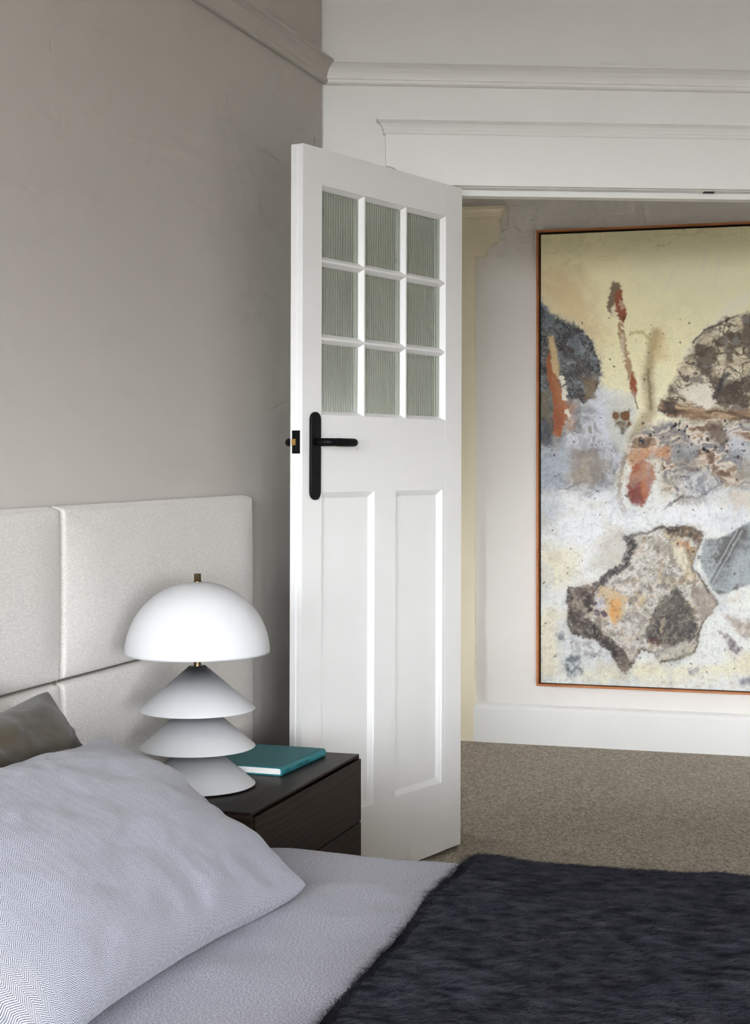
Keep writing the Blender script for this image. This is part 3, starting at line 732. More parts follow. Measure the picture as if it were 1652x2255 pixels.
# ------------------------------------------------------------------ pillows
def pillow(name, w, h, th, material, mat, label, cat='pillow', seed=0.0, ear=0.02, uvrot=False, sag=0.0, wrinkle=1.0, bend=0.0):
    """local x: width, y: height, z: puff towards the room"""
    n = 130; k = np.linspace(-1, 1, n)
    k = np.sign(k) * (1 - (1 - np.abs(k)) ** 1.25)
    A, B = np.meshgrid(k, k)
    pin = 1 - ear / (w / 2) * 2.2 * (1 - B ** 2) ** 1.0 * np.abs(A) ** 3
    pin2 = 1 - ear / (h / 2) * 2.2 * (1 - A ** 2) ** 1.0 * np.abs(B) ** 3
    rc = 0.05 * (np.abs(A) ** 10) * (np.abs(B) ** 10)
    X = A * w / 2 * (pin - rc * 0.6); Y = B * h / 2 * (pin2 - rc)
    ea = np.clip(1 - np.abs(A) ** 2.6, 0, 1); eb = np.clip(1 - np.abs(B) ** 2.6, 0, 1)
    body = (ea ** 0.62) * (eb ** 0.62)
    nearedge = 1 - np.minimum(1 - np.abs(A), 1 - np.abs(B))
    wr = (fbm(A * 2.2 + seed, B * 2.2 + seed * 1.7, 4) - 0.5) * 0.030
    rad = np.arctan2(B, A)
    cor = np.clip((np.abs(A) * np.abs(B)) ** 1.2, 0, 1)
    wr2 = (fbm(rad * 6 + seed, nearedge * 1.2 + seed, 3) - 0.5) * 0.022 * np.clip(nearedge - 0.35, 0, 1) * 1.6
    objs = []
    res = []
    for s in (1, -1):
        Z = s * (th / 2 * body + (wr + wr2) * body ** 0.5 * wrinkle * (1 if s > 0 else 0.4)) + 0.004 * s * (body > 0)
        Z = Z + bend * ((A ** 2)) * 0.5 - bend * 0.25 + 0.02 * cor * np.sin(3 * A + seed)
        res.append(np.stack([X, Y - sag * (1 - B) * 0, Z], -1))
    top, bot = res
    ed = np.zeros((n, n), bool); ed[0] = ed[-1] = True; ed[:, 0] = ed[:, -1] = True
    mid = (top + bot) / 2
    top[ed] = mid[ed]; bot[ed] = mid[ed]
    uv = np.stack([A * w / 2 * 1.02, B * h / 2 * 1.05], -1)
    P = np.concatenate([top, bot[::-1]], 0); UVs = np.concatenate([uv, uv[::-1]], 0)
    o = grid_mesh(name, P, material, None, uv=UVs, mat=mat)
    bm = bmesh.new(); bm.from_mesh(o.data); bmesh.ops.remove_doubles(bm, verts=bm.verts, dist=1e-6)
    bmesh.ops.recalc_face_normals(bm, faces=bm.faces); bm.to_mesh(o.data); bm.free()
    o.data.polygons.foreach_set('use_smooth', [True] * len(o.data.polygons))
    return tag(o, label, cat)

def frame_from(BR, BL, TR):
    """corner points: bottom right (door side), bottom left, top right"""
    x = (BR - BL); w = x.length; x.normalize()
    y = (TR - BR); y = y - x * y.dot(x); h = y.length; y.normalize()
    z = x.cross(y)
    c = (BL + BR) / 2 + y * h / 2
    m = Matrix.Identity(4)
    for i, v in enumerate((x, y, z)):
        m[0][i], m[1][i], m[2][i] = v.x, v.y, v.z
    m[0][3], m[1][3], m[2][3] = c.x, c.y, c.z
    return m, w, h
m_, w_, h_ = frame_from(W(2.070, 0.765, 0.478), W(2.90, 0.735, 0.478), W(2.105, 0.350, 0.722))
pillow('pillow', w_, h_, 0.19, M_herr, m_, 'grey and white herringbone pillow leaning in front on the bed', seed=3.1, ear=0.013)
m_, w_, h_ = frame_from(W(2.02, 0.40, 0.47), W(2.74, 0.40, 0.47), W(2.03, 0.235, 0.80))
pillow('pillow', w_, h_, 0.15, M_olive, m_, 'olive green cotton pillow propped against the headboard', seed=8.4, ear=0.014, wrinkle=1.3)

# ------------------------------------------------------------------ large abstract painting
pt = empty('framed_painting', HM); tag(pt, 'large abstract painting in a thin orange timber frame on the hall wall', 'painting')
def kx(px): r = (px - PX) / FPX; return (6.72 * r - 0.07) / (0.9583 + 0.2857 * r)
FX0 = kx(1180) + 0.012; FX1 = FX0 + 1.45; FZ0, FZ1 = 0.252, 2.166; FWd = 0.0085; FD = 0.042
box('frame_rail', (FX0, -FD, FZ0), (FX0 + FWd, -0.002, FZ1), M_timber, pt)
box('frame_rail', (FX1 - FWd, -FD, FZ0), (FX1, -0.002, FZ1), M_timber, pt)
box('frame_rail', (FX0 + FWd, -FD, FZ0), (FX1 - FWd, -0.002, FZ0 + FWd), M_timber, pt)
box('frame_rail', (FX0 + FWd, -FD, FZ1 - FWd), (FX1 - FWd, -0.002, FZ1), M_timber, pt)
box('rebate', (FX0 + FWd, -0.012, FZ0 + FWd), (FX1 - FWd, -0.003, FZ1 - FWd), M_gap, pt)
GAP = 0.0075
CX0, CX1, CZ0, CZ1 = FX0 + FWd + GAP, FX1 - FWd - GAP, FZ0 + FWd + 0.003, FZ1 - FWd - GAP
NXC, NZC = 560, 830
# author's canvas units: ref x 1186..1652 <-> canvas metres, ref y 518..1505 <-> canvas height
k1 = kx(1652)
def a2x(a):  # horizontal unit -> metres
    r = (np.asarray(a, float) - PX) / FPX; return (6.68 * r - 0.07) / (0.9583 + 0.2857 * r)
xm = np.linspace(CX0, CX1, NXC); zm = np.linspace(CZ1, CZ0, NZC)
XM, ZM = np.meshgrid(xm, zm)
# invert to units with perspective-free vertical scale
us = np.linspace(1150, 2100, 400); XA = np.interp(XM, a2x(us), us)
depth = 6.72 - 0.2857 * XM - 0.04
YA = PY - (ZM - CAMZ) * FPX / depth
wx = (fbm(XA / 26, YA / 26, 4) - 0.5); wy = (fbm(XA / 26 + 50, YA / 26 + 50, 4) - 0.5)
fx_ = (fbm(XA / 5, YA / 5, 3) - 0.5); fy_ = (fbm(XA / 5 + 9, YA / 5 + 70, 3) - 0.5)
fine = fbm(XA / 2.6, YA / 2.6, 3) - 0.5
med = fbm(XA / 14 + 3, YA / 14 + 3, 5) - 0.5
big = fbm(XA / 70 + 7, YA / 70 + 1, 4) - 0.5
COL = np.zeros(XA.shape + (3,)); RELIEF = 0.4 * fine * 0.0006 + med * 0.0012
def L3(c): return np.array(lin(c)[:3])
def setc(mask, c, var=None):
    global COL
    c = L3(c) if not isinstance(c, np.ndarray) else c
    COL = COL * (1 - mask[..., None]) + c * mask[..., None]
def ss_(x, a, b): q = np.clip((x - a) / (b - a), 0, 1); return q * q * (3 - 2 * q)
def poly_sd(pts, X, Y):
    pts = np.array(pts, float); n = len(pts); d = np.full(X.shape, 1e18); inside = np.zeros(X.shape, bool)
    for i in range(n):
        a = pts[i]; b = pts[(i + 1) % n]; e = b - a
        wxx = X - a[0]; wyy = Y - a[1]; t = np.clip((wxx * e[0] + wyy * e[1]) / (e @ e + 1e-9), 0, 1)
        d = np.minimum(d, (wxx - t * e[0]) ** 2 + (wyy - t * e[1]) ** 2)
        c = ((a[1] > Y) != (b[1] > Y)) & (X < (b[0] - a[0]) * (Y - a[1]) / (b[1] - a[1] + 1e-12) + a[0])
        inside ^= c
    return np.where(inside, -np.sqrt(d), np.sqrt(d))
def region(pts, soft=4, warp=10, fwarp=6):
    p = np.array(pts, float); pad_ = soft + warp + fwarp + 6
    x0, y0 = p.min(0) - pad_; x1, y1 = p.max(0) + pad_
    out = np.zeros(XA.shape); ok = (XA > x0) & (XA < x1) & (YA > y0) & (YA < y1)
    if not ok.any(): return out
    r = np.where(ok.any(1))[0]; c = np.where(ok.any(0))[0]; sl = (slice(r[0], r[-1] + 1), slice(c[0], c[-1] + 1))
    X = XA[sl] + wx[sl] * 2 * warp + fx_[sl] * 2 * fwarp; Y = YA[sl] + wy[sl] * 2 * warp + fy_[sl] * 2 * fwarp
    out[sl] = 1 - ss_(poly_sd(pts, X, Y), -soft, soft)
    return out
def stroke(pts, w, soft=2, warp=4, fwarp=3):
    p = np.array(pts, float); pad_ = w + soft + warp + fwarp + 6
    x0, y0 = p.min(0) - pad_; x1, y1 = p.max(0) + pad_
    out = np.zeros(XA.shape); ok = (XA > x0) & (XA < x1) & (YA > y0) & (YA < y1)
    if not ok.any(): return out
    r = np.where(ok.any(1))[0]; c = np.where(ok.any(0))[0]; sl = (slice(r[0], r[-1] + 1), slice(c[0], c[-1] + 1))
    X = XA[sl] + wx[sl] * 2 * warp + fx_[sl] * 2 * fwarp; Y = YA[sl] + wy[sl] * 2 * warp + fy_[sl] * 2 * fwarp
    d = np.full(X.shape, 1e18)
    for i in range(len(p) - 1):
        a, b = p[i], p[i + 1]; e = b - a; t = np.clip(((X - a[0]) * e[0] + (Y - a[1]) * e[1]) / (e @ e + 1e-9), 0, 1)
        d = np.minimum(d, (X - a[0] - t * e[0]) ** 2 + (Y - a[1] - t * e[1]) ** 2)
    out[sl] = 1 - ss_(np.sqrt(d), w - soft, w + soft)
    return out
def mottled(mask, cols, scale, sharp=0.25, seed=0.0, aniso=(1, 1), rot=0.0):
    cr, sr = math.cos(rot), math.sin(rot)
    X = (XA * cr + YA * sr) / aniso[0]; Y = (-XA * sr + YA * cr) / aniso[1]
    n = fbm(X / scale + seed + wx * 2, Y / scale + seed * 2 + wy * 2, 5)
    n = np.clip((n - 0.5) / (sharp * 2) + 0.5, 0, 0.9999) * (len(cols) - 1)
    i = n.astype(int); f = (n - i)[..., None]; CC = np.array([L3(c) for c in cols])
    setc(mask, CC[i] * (1 - f) + CC[np.minimum(i + 1, len(cols) - 1)] * f)

# ground: yellow cream above, chalky white below
v = ss_(YA + big * 160 + (XA - 1400) * 0.1, 760, 1120)
COL = L3((242, 232, 188)) * (1 - v[..., None]) + L3((232, 232, 226)) * v[..., None]
setc(0.35 * ss_(med + big, 0.02, 0.25) * (1 - v), (220, 213, 170))
setc(0.6 * region([(1186, 600), (1290, 600), (1340, 760), (1300, 760), (1186, 640)], 30, 20), (212, 178, 134))
setc(0.55 * region([(1340, 500), (1700, 495), (1900, 700), (1560, 700), (1430, 640)], 60, 30), (228, 221, 186))
for a in ([(1500, 570), (1478, 625), (1470, 640)], [(1560, 545), (1558, 575), (1550, 600)], [(1592, 570), (1578, 640)]):
    setc(0.35 * stroke(a, 4, 3, 2, 2), (226, 216, 200))
setc(0.5 * stroke([(1652, 655), (1615, 680), (1560, 740), (1520, 780)], 14, 9, 6), (232, 226, 210))
# left lilac-grey field under the dark mass
LG = region([(1184, 850), (1330, 850), (1372, 930), (1385, 1010), (1340, 1090), (1290, 1100), (1184, 1080)], 18, 16, 8)
mottled(LG, [(128, 126, 128), (168, 168, 172), (206, 208, 214), (150, 146, 142)], 22, 0.22, 4.0)
setc(0.8 * region([(1250, 985), (1320, 985), (1350, 1030), (1300, 1085), (1262, 1060)], 14, 10, 8), (150, 138, 126))
setc(0.7 * region([(1315, 850), (1375, 860), (1372, 960), (1330, 985), (1318, 930)], 14, 8, 4), (214, 218, 226))
# dark slate mass, fibrous
DKp = [(1184, 652), (1196, 664), (1222, 690), (1262, 712), (1300, 742), (1326, 790), (1334, 830), (1318, 866), (1296, 888), (1268, 880), (1255, 910), (1225, 960), (1184, 975)]
DK = region(DKp, 5, 10, 8)
setc(0.65 * region(DKp, 22, 14, 10), (176, 174, 166))
mottled(DK, [(44, 44, 50), (62, 66, 74), (74, 70, 66), (104, 110, 116), (150, 152, 150)], 16, 0.30, 2.0, (2.2, 0.7), 0.7)
fib = np.abs(fbm((XA + YA) / 16 + wx, (YA - XA) / 3.2, 3) - 0.5)
setc(DK * (1 - ss_(fib, 0.0, 0.06)) * 0.45, (172, 174, 172))
setc(DK * ss_(fbm(XA / 2.2 + 4, YA / 2.2, 2), 0.66, 0.78) * 0.5, (190, 190, 184))
setc(DK * 0.55 * ss_(big + med, 0.02, 0.2), (62, 52, 50))
setc(DK * 0.5 * ss_(fbm(XA / 18 + 40, YA / 18 + 3, 3), 0.56, 0.66), (128, 136, 142))
setc(0.75 * region([(1186, 870), (1216, 860), (1222, 960), (1186, 990)], 10, 8, 6), (126, 114, 92))
setc(0.55 * region([(1215, 800), (1250, 880), (1225, 890)], 8, 8), (110, 128, 122))
setc(0.8 * region([(1290, 830), (1322, 825), (1318, 870), (1296, 880)], 8, 8, 6), (132, 112, 84))
# rust stripe with a pale edge
setc(region([(1211, 742), (1224, 740), (1236, 800), (1238, 835), (1222, 820)], 4, 4, 3), (204, 178, 134))
setc(region([(1209, 792), (1214, 770), (1222, 810), (1240, 846), (1249, 880), (1258, 905), (1246, 940), (1240, 964), (1224, 955), (1226, 905), (1220, 860), (1210, 825)], 2.5, 4, 4), (164, 98, 62))
setc(0.5 * region([(1224, 820), (1244, 850), (1252, 890), (1236, 900)], 6, 8, 8), (178, 126, 88))
setc(0.45 * region([(1228, 905), (1244, 905), (1240, 950), (1226, 945)], 6, 8, 8), (146, 76, 50))
setc(0.6 * region([(1250, 880), (1275, 890), (1270, 940), (1250, 955)], 10, 6, 6), (190, 146, 112))
for a in ((1243, 832, 6), (1249, 856, 5), (1246, 870, 4), (1256, 906, 5)):
    setc(stroke([(a[0], a[1]), (a[0] + 3, a[1] + 9)], a[2], 2, 4, 5), (232, 222, 204))
setc(0.8 * region([(1202, 915), (1214, 935), (1222, 970), (1205, 985), (1194, 960)], 5, 6, 4), (70, 78, 96))
setc(0.7 * region([(1196, 985), (1250, 975), (1262, 1040), (1222, 1090), (1190, 1060)], 14, 8, 4), (172, 182, 194))
# flame and its thread
setc(region([(1357, 618), (1367, 622), (1374, 640), (1360, 668), (1352, 700), (1343, 672), (1346, 645)], 3, 5, 4), (128, 108, 84))
setc(region([(1368, 636), (1377, 650), (1384, 688), (1378, 708), (1368, 705), (1362, 680), (1360, 655)], 2.5, 6, 5), (150, 84, 54))
setc(0.7 * region([(1370, 660), (1380, 662), (1380, 680), (1372, 684)], 3, 5, 5), (204, 176, 150))
setc(0.6 * region([(1372, 690), (1382, 690), (1378, 706), (1370, 704)], 3, 4, 4), (128, 66, 34))
setc(0.9 * region([(1352, 680), (1360, 676), (1364, 704), (1356, 702)], 3, 4), (226, 214, 184))
setc(0.8 * stroke([(1370, 715), (1376, 740), (1380, 775), (1386, 800), (1392, 828)], 7, 3, 8, 6), (156, 112, 80))
setc(0.6 * stroke([(1376, 740), (1378, 790)], 3, 2, 6, 5), (226, 216, 190))
setc(region([(1396, 822), (1406, 836), (1410, 862), (1405, 880), (1395, 862), (1391, 842)], 3, 4, 3), (152, 84, 46))
setc(stroke([(1404, 876), (1412, 900)], 1.6, 1, 2, 2), (120, 70, 50))
# pale disc with two brown seeds
setc(0.9 * region([(1345, 880), (1400, 865), (1415, 910), (1398, 945), (1372, 990), (1345, 960)], 12, 8, 5), (206, 206, 198))
mottled(region([(1362, 905), (1392, 900), (1396, 935), (1378, 955), (1360, 935)], 5, 5, 5), [(86, 80, 70), (140, 132, 114), (190, 188, 176)], 8, 0.3, 1.0)
for a in ((1361, 914, 7), (1383, 914, 10), (1391, 933, 3.5)):
    setc(stroke([(a[0], a[1]), (a[0] + 1, a[1] + 2)], a[2], 1.5, 3, 2), (120, 82, 48))
# olive river
setc(0.75 * stroke([(1450, 735), (1440, 785), (1432, 830), (1437, 880), (1440, 905), (1420, 935), (1402, 965)], 12, 10, 5, 3), (158, 138, 96))
setc(0.7 * stroke([(1434, 815), (1437, 870), (1440, 900)], 3, 3, 3, 2), (120, 104, 74))
setc(0.5 * region([(1440, 720), (1470, 730), (1475, 790), (1450, 800)], 12, 8), (210, 180, 124))
setc(0.6 * stroke([(1395, 735), (1420, 732), (1440, 748)], 3, 3, 3), (178, 160, 96))
# right marbled brown mass
RB = region([(1560, 728), (1600, 700), (1652, 690), (1760, 700), (1800, 900), (1652, 930), (1560, 905), (1500, 892), (1466, 880), (1490, 845), (1505, 800), (1530, 765)], 8, 10, 6)
vein = np.abs(fbm((XA + YA * 0.6) / 34 + wx * 1.4, (YA - XA * 0.45) / 20 + wy * 1.4, 5) - 0.5)
setc(RB * 0.9, (214, 202, 178))
setc(RB * 0.55 * ss_(fbm(XA / 30 + 3, YA / 16 + 8, 4), 0.48, 0.6), (176, 156, 128))
setc(RB * (1 - ss_(vein, 0.012, 0.075)) * 0.9, (76, 60, 46))
vein2 = np.abs(fbm((XA + YA * 0.7) / 16 + 5 + wx * 2, (YA - XA * 0.5) / 9 + wy * 2, 4) - 0.5)
setc(RB * (1 - ss_(vein2, 0.01, 0.06)) * 0.7, (112, 90, 68))
setc(RB * 0.85 * ss_(fbm(XA / 40 + 11, YA / 34 + 4, 5) + (XA - 1560) * 0.0011, 0.46, 0.62), (80, 64, 50))
setc(RB * 0.8 * ss_(fbm(XA / 22 + 31, YA / 22 + 14, 4), 0.60, 0.70), (126, 120, 114))
setc(0.9 * region([(1500, 860), (1560, 845), (1580, 870), (1570, 905), (1545, 895)], 5, 8, 8), (230, 222, 206))
setc(0.85 * stroke([(1530, 755), (1560, 725), (1605, 705), (1625, 698)], 2, 1.5, 4, 3), (60, 48, 40))
setc(0.9 * stroke([(1580, 875), (1600, 830), (1612, 825)], 5, 3, 4, 4), (48, 46, 50))
setc(0.85 * region([(1575, 870), (1652, 830), (1760, 850), (1652, 870), (1600, 905)], 5, 8, 6), (74, 56, 46))
# brown braid
BR_ = region([(1460, 875), (1490, 885), (1560, 900), (1600, 905), (1700, 900), (1700, 935), (1600, 930), (1530, 925), (1475, 915), (1455, 895)], 6, 8, 6)
mottled(BR_, [(66, 50, 40), (108, 82, 62), (150, 122, 94), (196, 170, 134)], 16, 0.28, 9.0, (3.0, 0.6), 0.12)
setc(0.8 * region([(1465, 882), (1490, 890), (1494, 905), (1470, 905)], 6, 5, 4), (58, 48, 48))
# pebbly middle
MP = region([(1405, 960), (1440, 930), (1520, 925), (1660, 935), (1760, 960), (1760, 1060), (1652, 1080), (1590, 1075), (1530, 1095), (1470, 1085), (1450, 1010), (1400, 1010), (1385, 990)], 12, 12, 8)
mottled(MP, [(116, 92, 74), (176, 148, 122), (226, 214, 200), (158, 146, 136), (120, 122, 128), (208, 196, 184)], 20, 0.26, 6.0, (1.6, 0.8), -0.25)
setc(0.8 * region([(1480, 990), (1530, 975), (1555, 985), (1520, 1005), (1490, 1015)], 6, 6, 4), (164, 166, 168))
setc(0.85 * region([(1560, 935), (1596, 930), (1612, 970), (1600, 985), (1572, 965)], 6, 6, 5), (96, 76, 62))
setc(0.8 * region([(1610, 950), (1660, 980), (1760, 1000), (1700, 1040), (1612, 985)], 10, 8, 6), (196, 200, 208))
setc(0.7 * region([(1490, 990), (1545, 990), (1550, 1045), (1500, 1050)], 10, 10, 10), (118, 116, 116))
DOTS = np.random.RandomState(5)
for i in range(46):
    cx, cy = DOTS.uniform(1415, 1650), DOTS.uniform(925, 1010)
    setc(stroke([(cx, cy), (cx + DOTS.uniform(-2, 2), cy + 1)], DOTS.uniform(1.2, 4.2), 1.0, 2, 2), [(34, 32, 34), (70, 58, 48), (90, 84, 80)][i % 3])
# rust and crimson patch
setc(0.8 * region([(1385, 1000), (1410, 985), (1480, 985), (1480, 1012), (1440, 1005), (1400, 1030)], 8, 8, 8), (206, 150, 104))
setc(region([(1402, 1020), (1425, 1012), (1444, 1022), (1447, 1060), (1438, 1090), (1418, 1116), (1400, 1112), (1388, 1088), (1394, 1050)], 4, 7, 6), (172, 100, 70))
setc(0.6 * region([(1420, 1020), (1432, 1018), (1430, 1090), (1420, 1085)], 6, 8, 8), (196, 132, 92))
setc(0.8 * region([(1394, 1055), (1412, 1052), (1418, 1090), (1424, 1112), (1400, 1112), (1386, 1090)], 8, 6, 6), (122, 58, 56))
setc(0.7 * stroke([(1384, 1000), (1376, 1040), (1368, 1090), (1380, 1130)], 6, 4, 8, 8), (146, 120, 94))
# smoky patch right of it
mottled(0.85 * region([(1485, 1040), (1560, 1040), (1600, 1060), (1560, 1100), (1500, 1090)], 12, 10, 10), [(110, 104, 100), (170, 164, 158), (226, 222, 216), (80, 80, 92)], 14, 0.25, 3.0)
setc(0.8 * stroke([(1462, 1128), (1490, 1105), (1510, 1090), (1540, 1100), (1585, 1070)], 2.5, 1.5, 5, 5), (70, 62, 58))
setc(0.6 * region([(1490, 1095), (1560, 1095), (1545, 1112), (1500, 1112)], 6, 5, 5), (140, 124, 104))
setc(0.8 * region([(1625, 1020), (1720, 1000), (1720, 1060), (1630, 1055)], 10, 8, 6), (116, 114, 114))
setc(0.5 * region([(1612, 1085), (1720, 1080), (1720, 1140), (1620, 1120)], 8, 8, 6), (224, 196, 148))
# chalk white band, stains
setc(0.85 * region([(1200, 1095), (1340, 1080), (1380, 1130), (1460, 1125), (1600, 1110), (1720, 1130), (1720, 1160), (1560, 1170), (1440, 1160), (1380, 1175), (1290, 1240), (1200, 1180)], 22, 16, 8), (238, 239, 240))
setc(0.55 * region([(1184, 1100), (1230, 1095), (1240, 1140), (1184, 1180)], 16, 12, 8), (186, 194, 202))
setc(0.6 * region([(1184, 1230), (1240, 1200), (1290, 1210), (1260, 1290), (1184, 1310)], 20, 14, 8), (238, 228, 190))
setc(0.55 * region([(1184, 1360), (1230, 1340), (1240, 1480), (1184, 1505)], 22, 12, 8), (232, 220, 178))
setc(0.5 * region([(1280, 1470), (1420, 1455), (1560, 1470), (1720, 1420), (1720, 1480), (1480, 1500), (1300, 1500)], 18, 12, 8), (236, 224, 170))
setc(0.4 * region([(1340, 1180), (1388, 1170), (1390, 1230), (1340, 1260), (1300, 1250)], 16, 10, 8), (176, 162, 140))
low = ss_(YA + big * 120, 880, 1060)
st = fbm(XA / 48 + 12, YA / 60 + 30, 5)
setc(low * 0.38 * ss_(st, 0.50, 0.66), (196, 200, 206))
setc(low * 0.30 * ss_(fbm(XA / 36 + 70, YA / 30 + 3, 5), 0.54, 0.68), (206, 190, 164))
setc(low * 0.22 * ss_(fbm(XA / 7 + 1, YA / 7 + 33, 3), 0.60, 0.74), (138, 140, 146))
# grey slab on the right
GS = region([(1556, 1188), (1590, 1184), (1618, 1172), (1652, 1150), (1760, 1120), (1760, 1250), (1652, 1290), (1592, 1312), (1568, 1284), (1548, 1236)], 4, 5, 3)
mottled(GS, [(104, 102, 100), (134, 136, 136), (170, 176, 178), (118, 114, 108)], 40, 0.25, 1.0, (0.7, 2.2), 0.6)
for a in ((1640, 1170), (1630, 1168)):
    setc(0.5 * stroke([(a[0], a[1]), (a[0] - 66, a[1] + 116)], 1.6, 1.5, 2, 1), (196, 200, 202))
# the big rock form
RK = [(1256, 1294), (1308, 1290), (1332, 1268), (1372, 1242), (1392, 1204), (1378, 1180), (1428, 1170), (1466, 1160), (1510, 1156), (1554, 1174), (1546, 1208), (1530, 1246), (1572, 1300), (1586, 1330), (1560, 1364),
      (1546, 1396), (1538, 1436), (1492, 1456), (1464, 1464), (1446, 1440), (1424, 1432), (1404, 1446), (1400, 1470), (1384, 1482), (1370, 1468), (1348, 1436), (1316, 1408), (1268, 1398), (1256, 1376)]
RKm = region(RK, 3, 5, 4)
setc(0.55 * region(RK, 16, 8, 6), (150, 146, 140))
mottled(RKm, [(150, 140, 128), (190, 182, 170), (222, 216, 206), (168, 160, 148), (206, 190, 160)], 26, 0.26, 7.0)
crk = np.abs(fbm(XA / 30 + 21 + wx * 1.6, YA / 30 + 5 + wy * 1.6, 4) - 0.5)
setc(RKm * (1 - ss_(crk, 0.004, 0.02)) * 0.6, (92, 82, 76))
setc(RKm * 0.55 * ss_(fbm(XA / 20 + 60, YA / 20 + 12, 4), 0.52, 0.64), (124, 112, 104))
setc(RKm * 0.45 * ss_(fbm(XA / 12 + 90, YA / 12 + 2, 4), 0.57, 0.68), (228, 226, 222))
setc(RKm * 0.22 * ss_(fbm(XA / 16 + 9, YA / 16 + 72, 4), 0.58, 0.7), (206, 160, 104))
outl = region(RK, 3, 5, 4) - region([(1406 + (x - 1406) * 0.965, 1320 + (y - 1320) * 0.965) for x, y in RK], 3, 5, 4)
setc(0.8 * np.clip(outl, 0, 1), (58, 50, 50))
def dark_patch(p, cols, sc, a=0.95, sd=1.0, soft=5, an=(1, 1), rot=0.0):
    mottled(a * region(p, soft, 6, 6), cols, sc, 0.28, sd, an, rot)
dkc = [(46, 40, 40), (82, 70, 64), (116, 102, 92), (150, 134, 122)]
dark_patch([(1256, 1294), (1308, 1290), (1320, 1300), (1306, 1345), (1290, 1362), (1262, 1376)], dkc, 14)
dark_patch([(1262, 1366), (1296, 1360), (1336, 1392), (1372, 1428), (1402, 1462), (1386, 1482), (1348, 1436), (1312, 1408), (1272, 1398)], dkc, 18, 0.95, 2.0, 4, (2.5, 0.7), 0.75)
dark_patch([(1310, 1290), (1336, 1264), (1376, 1240), (1392, 1210), (1378, 1182), (1402, 1180), (1410, 1204), (1390, 1246), (1356, 1272), (1322, 1300)], [(38, 36, 44), (66, 60, 62), (120, 108, 100)], 12, 0.95, 3.0)
dark_patch([(1466, 1160), (1510, 1156), (1552, 1174), (1546, 1200), (1520, 1184), (1480, 1178)], [(58, 48, 44), (104, 88, 74), (150, 120, 90)], 12, 0.95, 5.0)
setc(0.85 * region([(1326, 1288), (1352, 1296), (1392, 1314), (1378, 1352), (1362, 1378), (1340, 1352), (1322, 1322)], 4, 5, 4), (206, 180, 140))
setc(0.85 * region([(1350, 1318), (1376, 1318), (1368, 1358), (1358, 1376), (1346, 1350)], 6, 5, 5), (222, 162, 92))
setc(0.9 * region([(1318, 1318), (1334, 1316), (1340, 1340), (1322, 1344)], 5, 5, 5), (206, 202, 212))
for a in ((1320, 1350, 7), (1336, 1352, 6), (1312, 1328, 5)): setc(stroke([(a[0], a[1]), (a[0] + 2, a[1] + 2)], a[2], 2, 3, 2), (98, 84, 92))
setc(0.8 * region([(1496, 1190), (1524, 1192), (1530, 1212), (1506, 1216)], 5, 4, 4), (200, 142, 90))
setc(0.85 * region([(1488, 1206), (1516, 1204), (1522, 1236), (1512, 1262), (1496, 1236)], 4, 4, 3), (230, 222, 196))
setc(0.7 * region([(1514, 1212), (1544, 1206), (1528, 1246)], 4, 4, 3), (150, 118, 78))
setc(0.6 * region([(1462, 1196), (1482, 1194), (1480, 1226), (1466, 1222)], 5, 5, 4), (142, 130, 106))
setc(0.7 * region([(1530, 1280), (1580, 1310), (1578, 1350), (1548, 1366), (1534, 1330)], 6, 6, 5), (168, 152, 142))
dark_patch([(1494, 1288), (1512, 1306), (1530, 1340), (1542, 1388), (1532, 1410), (1500, 1424), (1466, 1426), (1436, 1414), (1428, 1394), (1442, 1352), (1462, 1320)], [(44, 42, 44), (70, 64, 64), (96, 88, 80), (134, 124, 112)], 22, 0.95, 8.0, 5, (0.7, 2.0), 0.5)
setc(0.6 * stroke([(1468, 1362), (1460, 1392)], 3, 2, 4, 3), (188, 170, 140))
setc(0.8 * stroke([(1440, 1412), (1452, 1416)], 7, 3, 4, 4), (84, 54, 40))
setc(0.7 * region([(1500, 1424), (1535, 1416), (1530, 1440), (1480, 1452), (1460, 1444)], 6, 6, 5), (186, 180, 160))
setc(0.6 * region([(1412, 1312), (1430, 1310), (1424, 1336), (1412, 1336)], 4, 4, 4), (206, 178, 128))
setc(RKm * 0.30 * ss_(fbm(XA / 5 + 3, YA / 5 + 17, 3), 0.58, 0.72), (196, 184, 168))
setc(RKm * 0.30 * ss_(fbm(XA / 8 + 13, YA / 8 + 57, 3), 0.58, 0.72), (52, 46, 46))
# inky blooms
dark_patch([(1250, 1450), (1280, 1440), (1290, 1478), (1262, 1494), (1246, 1478)], [(54, 62, 76), (110, 118, 128), (206, 208, 206)], 8, 0.85, 2.0, 8)
dark_patch([(1230, 1398), (1246, 1392), (1248, 1412), (1234, 1414)], [(70, 78, 88), (150, 156, 160)], 6, 0.8, 4.0, 5)
dark_patch([(1262, 1400), (1320, 1412), (1348, 1440), (1320, 1452), (1270, 1440)], [(120, 112, 108), (180, 178, 176), (226, 226, 224)], 8, 0.75, 6.0, 8)
dark_patch([(1590, 1390), (1612, 1400), (1642, 1428), (1636, 1440), (1616, 1434)], [(70, 62, 72), (130, 118, 124), (200, 190, 188)], 8, 0.9, 3.0, 4)
dark_patch([(1600, 1356), (1640, 1366), (1720, 1370), (1720, 1410), (1640, 1404)], [(104, 84, 70), (176, 156, 138), (224, 214, 204)], 12, 0.8, 5.0, 10)
dark_patch([(1634, 1498), (1660, 1490), (1700, 1496), (1690, 1510), (1640, 1510)], [(96, 88, 104), (170, 164, 172)], 6, 0.8, 5.0, 5)
dark_patch([(1520, 1474), (1546, 1470), (1548, 1488), (1524, 1486)], [(96, 100, 110), (200, 202, 204)], 6, 0.7, 7.0, 5)
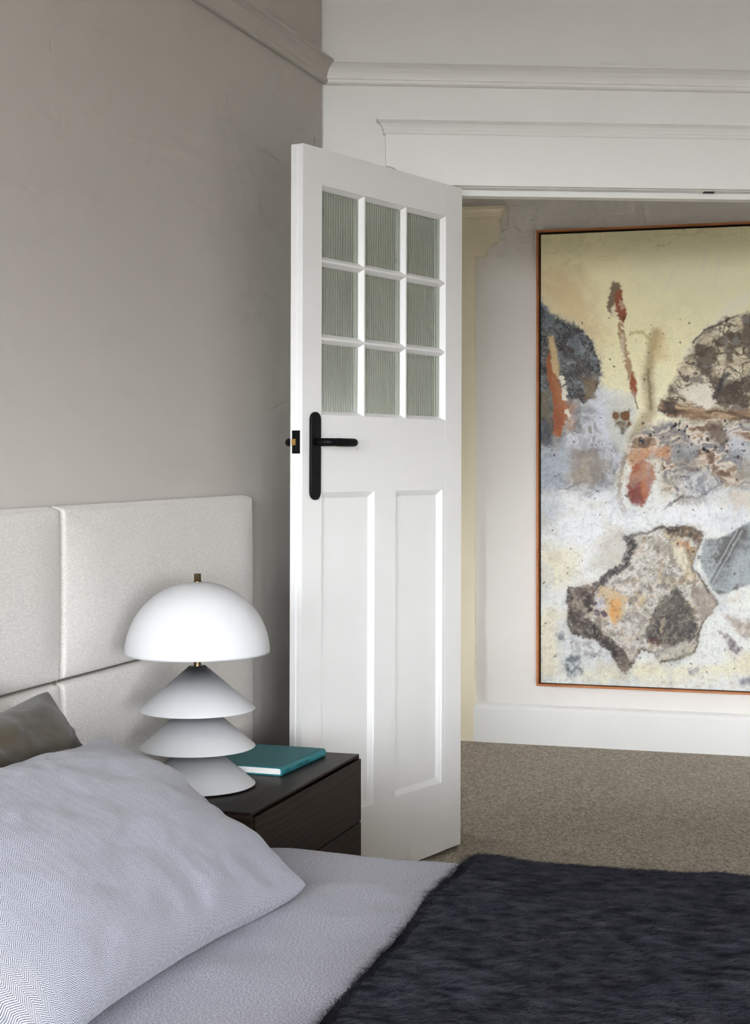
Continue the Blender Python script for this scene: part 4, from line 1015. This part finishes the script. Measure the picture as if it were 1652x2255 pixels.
# unseen right-hand continuation in the same palette
mottled(0.9 * region([(1780, 600), (1960, 600), (1960, 1000), (1780, 960)], 20, 20, 10), [(90, 74, 60), (160, 140, 116), (220, 208, 186)], 30, 0.26, 12.0)
# flicked specks
for i in range(170):
    cx, cy = DOTS.uniform(1190, 1652), DOTS.uniform(700, 1500)
    setc(0.85 * stroke([(cx, cy), (cx + DOTS.uniform(-3, 3), cy + DOTS.uniform(-2, 2))], DOTS.uniform(0.6, 1.8), 0.8, 1.5, 1.5), [(40, 38, 40), (96, 78, 62), (60, 66, 78)][i % 3])
hair = np.abs(fbm(XA / 22 + 44, YA / 22 + 81, 5) - 0.5)
setc(ss_(YA, 760, 860) * 0.30 * (1 - ss_(hair, 0.002, 0.010)), (96, 88, 82))
COL = COL * (1.0 - 0.14 * low[..., None])
COL = np.clip(COL * (1 + 0.30 * fine[..., None] * ss_(YA, 640, 760)[..., None] + 0.05 * med[..., None]), 0.004, 0.9)
lum = COL.mean(-1)
RELIEF = RELIEF + 0.0012 * (lum - 0.4) * ss_(YA, 640, 760)
wob = 0.0012 * (fbm(XM * 9, ZM * 9, 2) - 0.5)
PPT = np.stack([XM + np.where(XM == XM.min(), wob, 0), -0.036 - RELIEF * 1.4, ZM], -1)
PPT[0, :, 1] = -0.012; PPT[-1, :, 1] = -0.012; PPT[:, 0, 1] = -0.012; PPT[:, -1, 1] = -0.012
m, nt, b = new_mat('oil_paint_on_canvas'); M_oil = m
at = nd(nt, 'ShaderNodeVertexColor'); at.layer_name = 'paint'
nt.links.new(at.outputs['Color'], b.inputs['Base Color']); b.inputs['Roughness'].default_value = 0.55; b.inputs['Specular IOR Level'].default_value = 0.3
tc = nd(nt, 'ShaderNodeTexCoord'); nz = nd(nt, 'ShaderNodeTexNoise', i_Scale=300.0, i_Detail=3.0); nt.links.new(tc.outputs['Object'], nz.inputs['Vector']); bump_n(nt, b, nz.outputs['Fac'], 0.25, 0.0015)
cv = grid_mesh('canvas', PPT[::-1].copy(), M_oil, pt, col=np.concatenate([COL, np.ones(COL.shape[:2] + (1,))], -1)[::-1].copy())
cv['label'] = 'stretched canvas with poured and scraped abstract paint'
